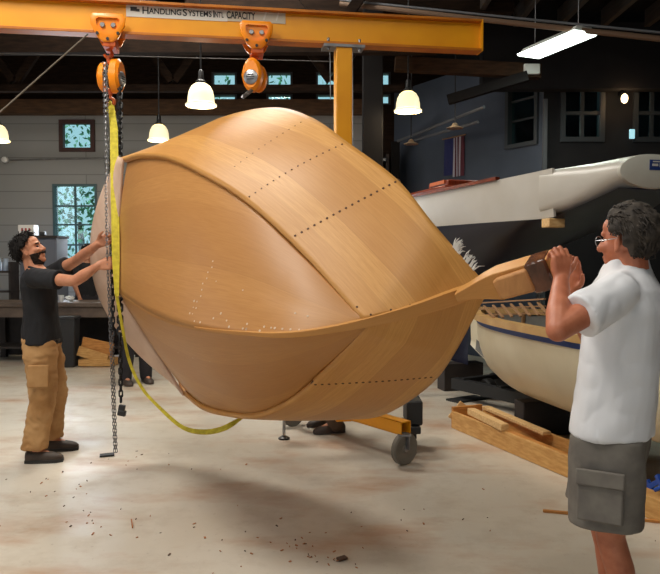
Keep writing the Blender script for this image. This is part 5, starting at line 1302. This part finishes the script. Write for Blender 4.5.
# ---------------------------------------------------------------- helpers half hidden behind the hull
def helper(label, base, f, shirt, pants, arms, lean=0., hair='hair_dark', vox=.011, seat=None):
    f = norm(f); l = V((0, 0, 1)).cross(f); base = V(base); root = thing('person', label, 'person', base)
    pz_ = .93 if seat is None else seat; P = base + V((0, 0, pz_)); N = P + V((0, 0, .56)) + f * lean
    J = dict(pelvis=P, neck=N, hipside=l, shside=l, fwd=f); hc = N + V((0, 0, .165)) + f * .03; b = MB(); torso(b, J, BODY); head(b, hc, f, V((0, 0, 1)))
    b.rc(hc - V((0, 0, .07)) - f * .02, N - V((0, 0, .03)), .055, .064); legs = []
    for sg, (el, wr) in zip((1, -1), arms):
        sh = N + l * (.18 * sg) - V((0, 0, .06)); el = N + l * (el[0] * sg) + f * el[1] + V((0, 0, el[2])); wr = N + l * (wr[0] * sg) + f * wr[1] + V((0, 0, wr[2]))
        b.rc(N - V((0, 0, .06)), sh, .056, .06); b.rc(sh, el, .058, .041); b.rc(el, wr, .043, .027); hand(b, wr, (wr - el).normalized(), V((0, 0, -1)) if abs((wr - el).normalized().z) < .8 else f, sg < 0, (25, 35, 25))
        J['e%d' % sg] = (sh, el)
        hp = P + l * (.10 * sg) - V((0, 0, .03))
        if seat is None: kn, an = hp.lerp(V((hp.x, hp.y, .09)), .48) + f * .03, V((hp.x, hp.y, .09)) + l * (.03 * sg) - f * .02
        else: kn = hp + f * .42 + V((0, 0, .02)); an = V((kn.x, kn.y, .09)) + f * .02
        b.rc(hp, kn, .085, .056); b.rc(kn, an, .055, .036); b.rc(an, an + f * .12 - V((0, 0, .05)), .036, .03); legs.append((hp, kn, an))
    link('body', voxel(b, vox * .7, 3, 'body'), M['skin'], root, 60)
    b = MB(); torso(b, J, ((-.0, .178, .130, .0), (.12, .176, .130, .0), (.34, .168, .124, .004), (.74, .184, .130, .0), (.86, .178, .118, .0), (.935, .132, .094, .0), (.99, .082, .074, .0)))
    for sg in (1, -1):
        sh, el = J['e%d' % sg]; e = sh.lerp(el, .62); b.rc(N - V((0, 0, .07)), sh, .066, .074); b.rc(sh, e, .075, .07)
    cloth(b, vox, 'shirt', M[shirt], root, amp=.010, freq=9, sm=3, seed=3)
    b = MB(); torso(b, J, ((-.10, .150, .125, 0), (.0, .172, .132, 0), (.08, .170, .130, 0)))
    for hp, kn, an in legs: b.rc(hp, kn, .105, .085); b.rc(kn, an, .085, .078)
    cloth(b, vox, 'trousers', M[pants], root, amp=.014, freq=8, sm=3, seed=6)
    for hp, kn, an in legs:
        b = MB(); shoe(b, V((an.x, an.y, .004)) - f * .09, V((an.x, an.y, .004)) + f * .2, w_=.052, h_=.10); b.build('shoe', M['boot'], root)
    hair_cap(hc, f, V((0, 0, 1)), 1.05, M[hair], root, .03, 3, 160, low=-.6)
    return root
pB = fl(136, 384); helper('person in dark trousers standing behind the hull by the hanging chain', (pB.x, pB.y + .02, 0), (.55, -.8, 0), 'black_shirt', 'dark_pants', (((.26, .1, -.30), (.2, .34, -.2)), ((.26, .1, -.30), (.2, .34, -.2))))
pC = fl(318, 434); helper('person in brown trousers and work boots standing behind the lowest part of the hull', (pC.x + .1, pC.y + .16, 0), (-.95, -.25, 0), 'grey_shirt', 'brown_pants', (((.25, .1, -.30), (.2, .38, -.2)), ((.25, .1, -.30), (.2, .38, -.2))))
helper('person in black shirt standing behind the workbench near the tall window', (pxx(86, 11.5), 11.5, 0), (.75, -.65, 0), 'black_shirt', 'dark_pants', (((.27, .05, -.34), (.2, .10, -.58)), ((.27, .05, -.34), (.2, .1, -.58))), lean=.05)
# ================================================================== LIGHT AND CAMERA
def area(loc, size, energy, col, target=None, sy=None):
    L_ = bpy.data.lights.new('shop_and_fill_light', 'AREA'); L_.shape = 'RECTANGLE'; L_.size = size; L_.size_y = sy or size; L_.energy = energy; L_.color = col
    o = bpy.data.objects.new('shop_and_fill_light', L_); C.objects.link(o); o.location = loc
    if target is not None: o.rotation_euler = (V(target) - V(loc)).to_track_quat('-Z', 'Y').to_euler()
    return o
WARM, COOL, NEU = (1, .88, .70), (.80, .90, 1.), (1, .95, .86)
# overhead strip lights of the shop, and an added cool fill at the left wall
area((-2.4, 3.4, 5.6), 2.4, 200, NEU, (-2.2, 3.4, 0), .5)
area((-1.6, 8.2, 5.6), 2.4, 250, NEU, (-1.4, 7.0, 0), .6)
area((.4, 1.2, 5.6), 2.4, 84, NEU, (.4, 1.2, 0), .5)
area((-4.6, 1.0, 5.6), 2.4, 150, NEU, (-4.6, 1.0, 0), .5)
area((-8.93, 3.7, 3.0), 5.0, 130, COOL, (0, 3.7, 2.2), 2.5)  # added cool side fill, out of view, inside the added left-wall frames
o = area((2.66, 8.15, 3.85), .3, 30, (.86, 1, .9), (2.66, 8.15, 0), 1.0)
# daylight through the tall window and the big door behind the camera
area((wx0 + .4, BW - .15, 1.9), .8, 90, COOL, (-3, 6, .3), 1.4)
area((-1.5, -3.25, 1.4), 7.5, 8, COOL, (-.8, 6, 1.2), 2.4)
w = bpy.data.worlds.new('World'); sc.world = w; w.use_nodes = True
nt = w.node_tree; bg = nt.nodes['Background']; bg.inputs['Color'].default_value = (.80, .93, 1, 1); bg.inputs['Strength'].default_value = .9
L_ = bpy.data.lights.new('sun', 'SUN'); L_.energy = 5; L_.angle = .02; L_.color = (1, .96, .86); o = bpy.data.objects.new('sun', L_); C.objects.link(o); o.rotation_euler = (math.radians(30), math.radians(-45), 0)
cam = bpy.data.cameras.new('Camera'); co = bpy.data.objects.new('Camera', cam); C.objects.link(co)
cam.sensor_fit = 'HORIZONTAL'; cam.sensor_width = 36; cam.lens = F / 660 * 36; cam.clip_end = 200
co.location = (0, 0, CAMZ); co.rotation_euler = (PI / 2 - PITCH, 0, 0); sc.camera = co
sc.view_settings.view_transform = 'Standard'; sc.view_settings.look = 'None'; sc.view_settings.exposure = -.14; sc.view_settings.gamma = 1; sc.view_settings.use_curve_mapping = False
sc.cycles.use_denoising = True; sc.cycles.max_bounces = 8; sc.cycles.sample_clamp_indirect = 6
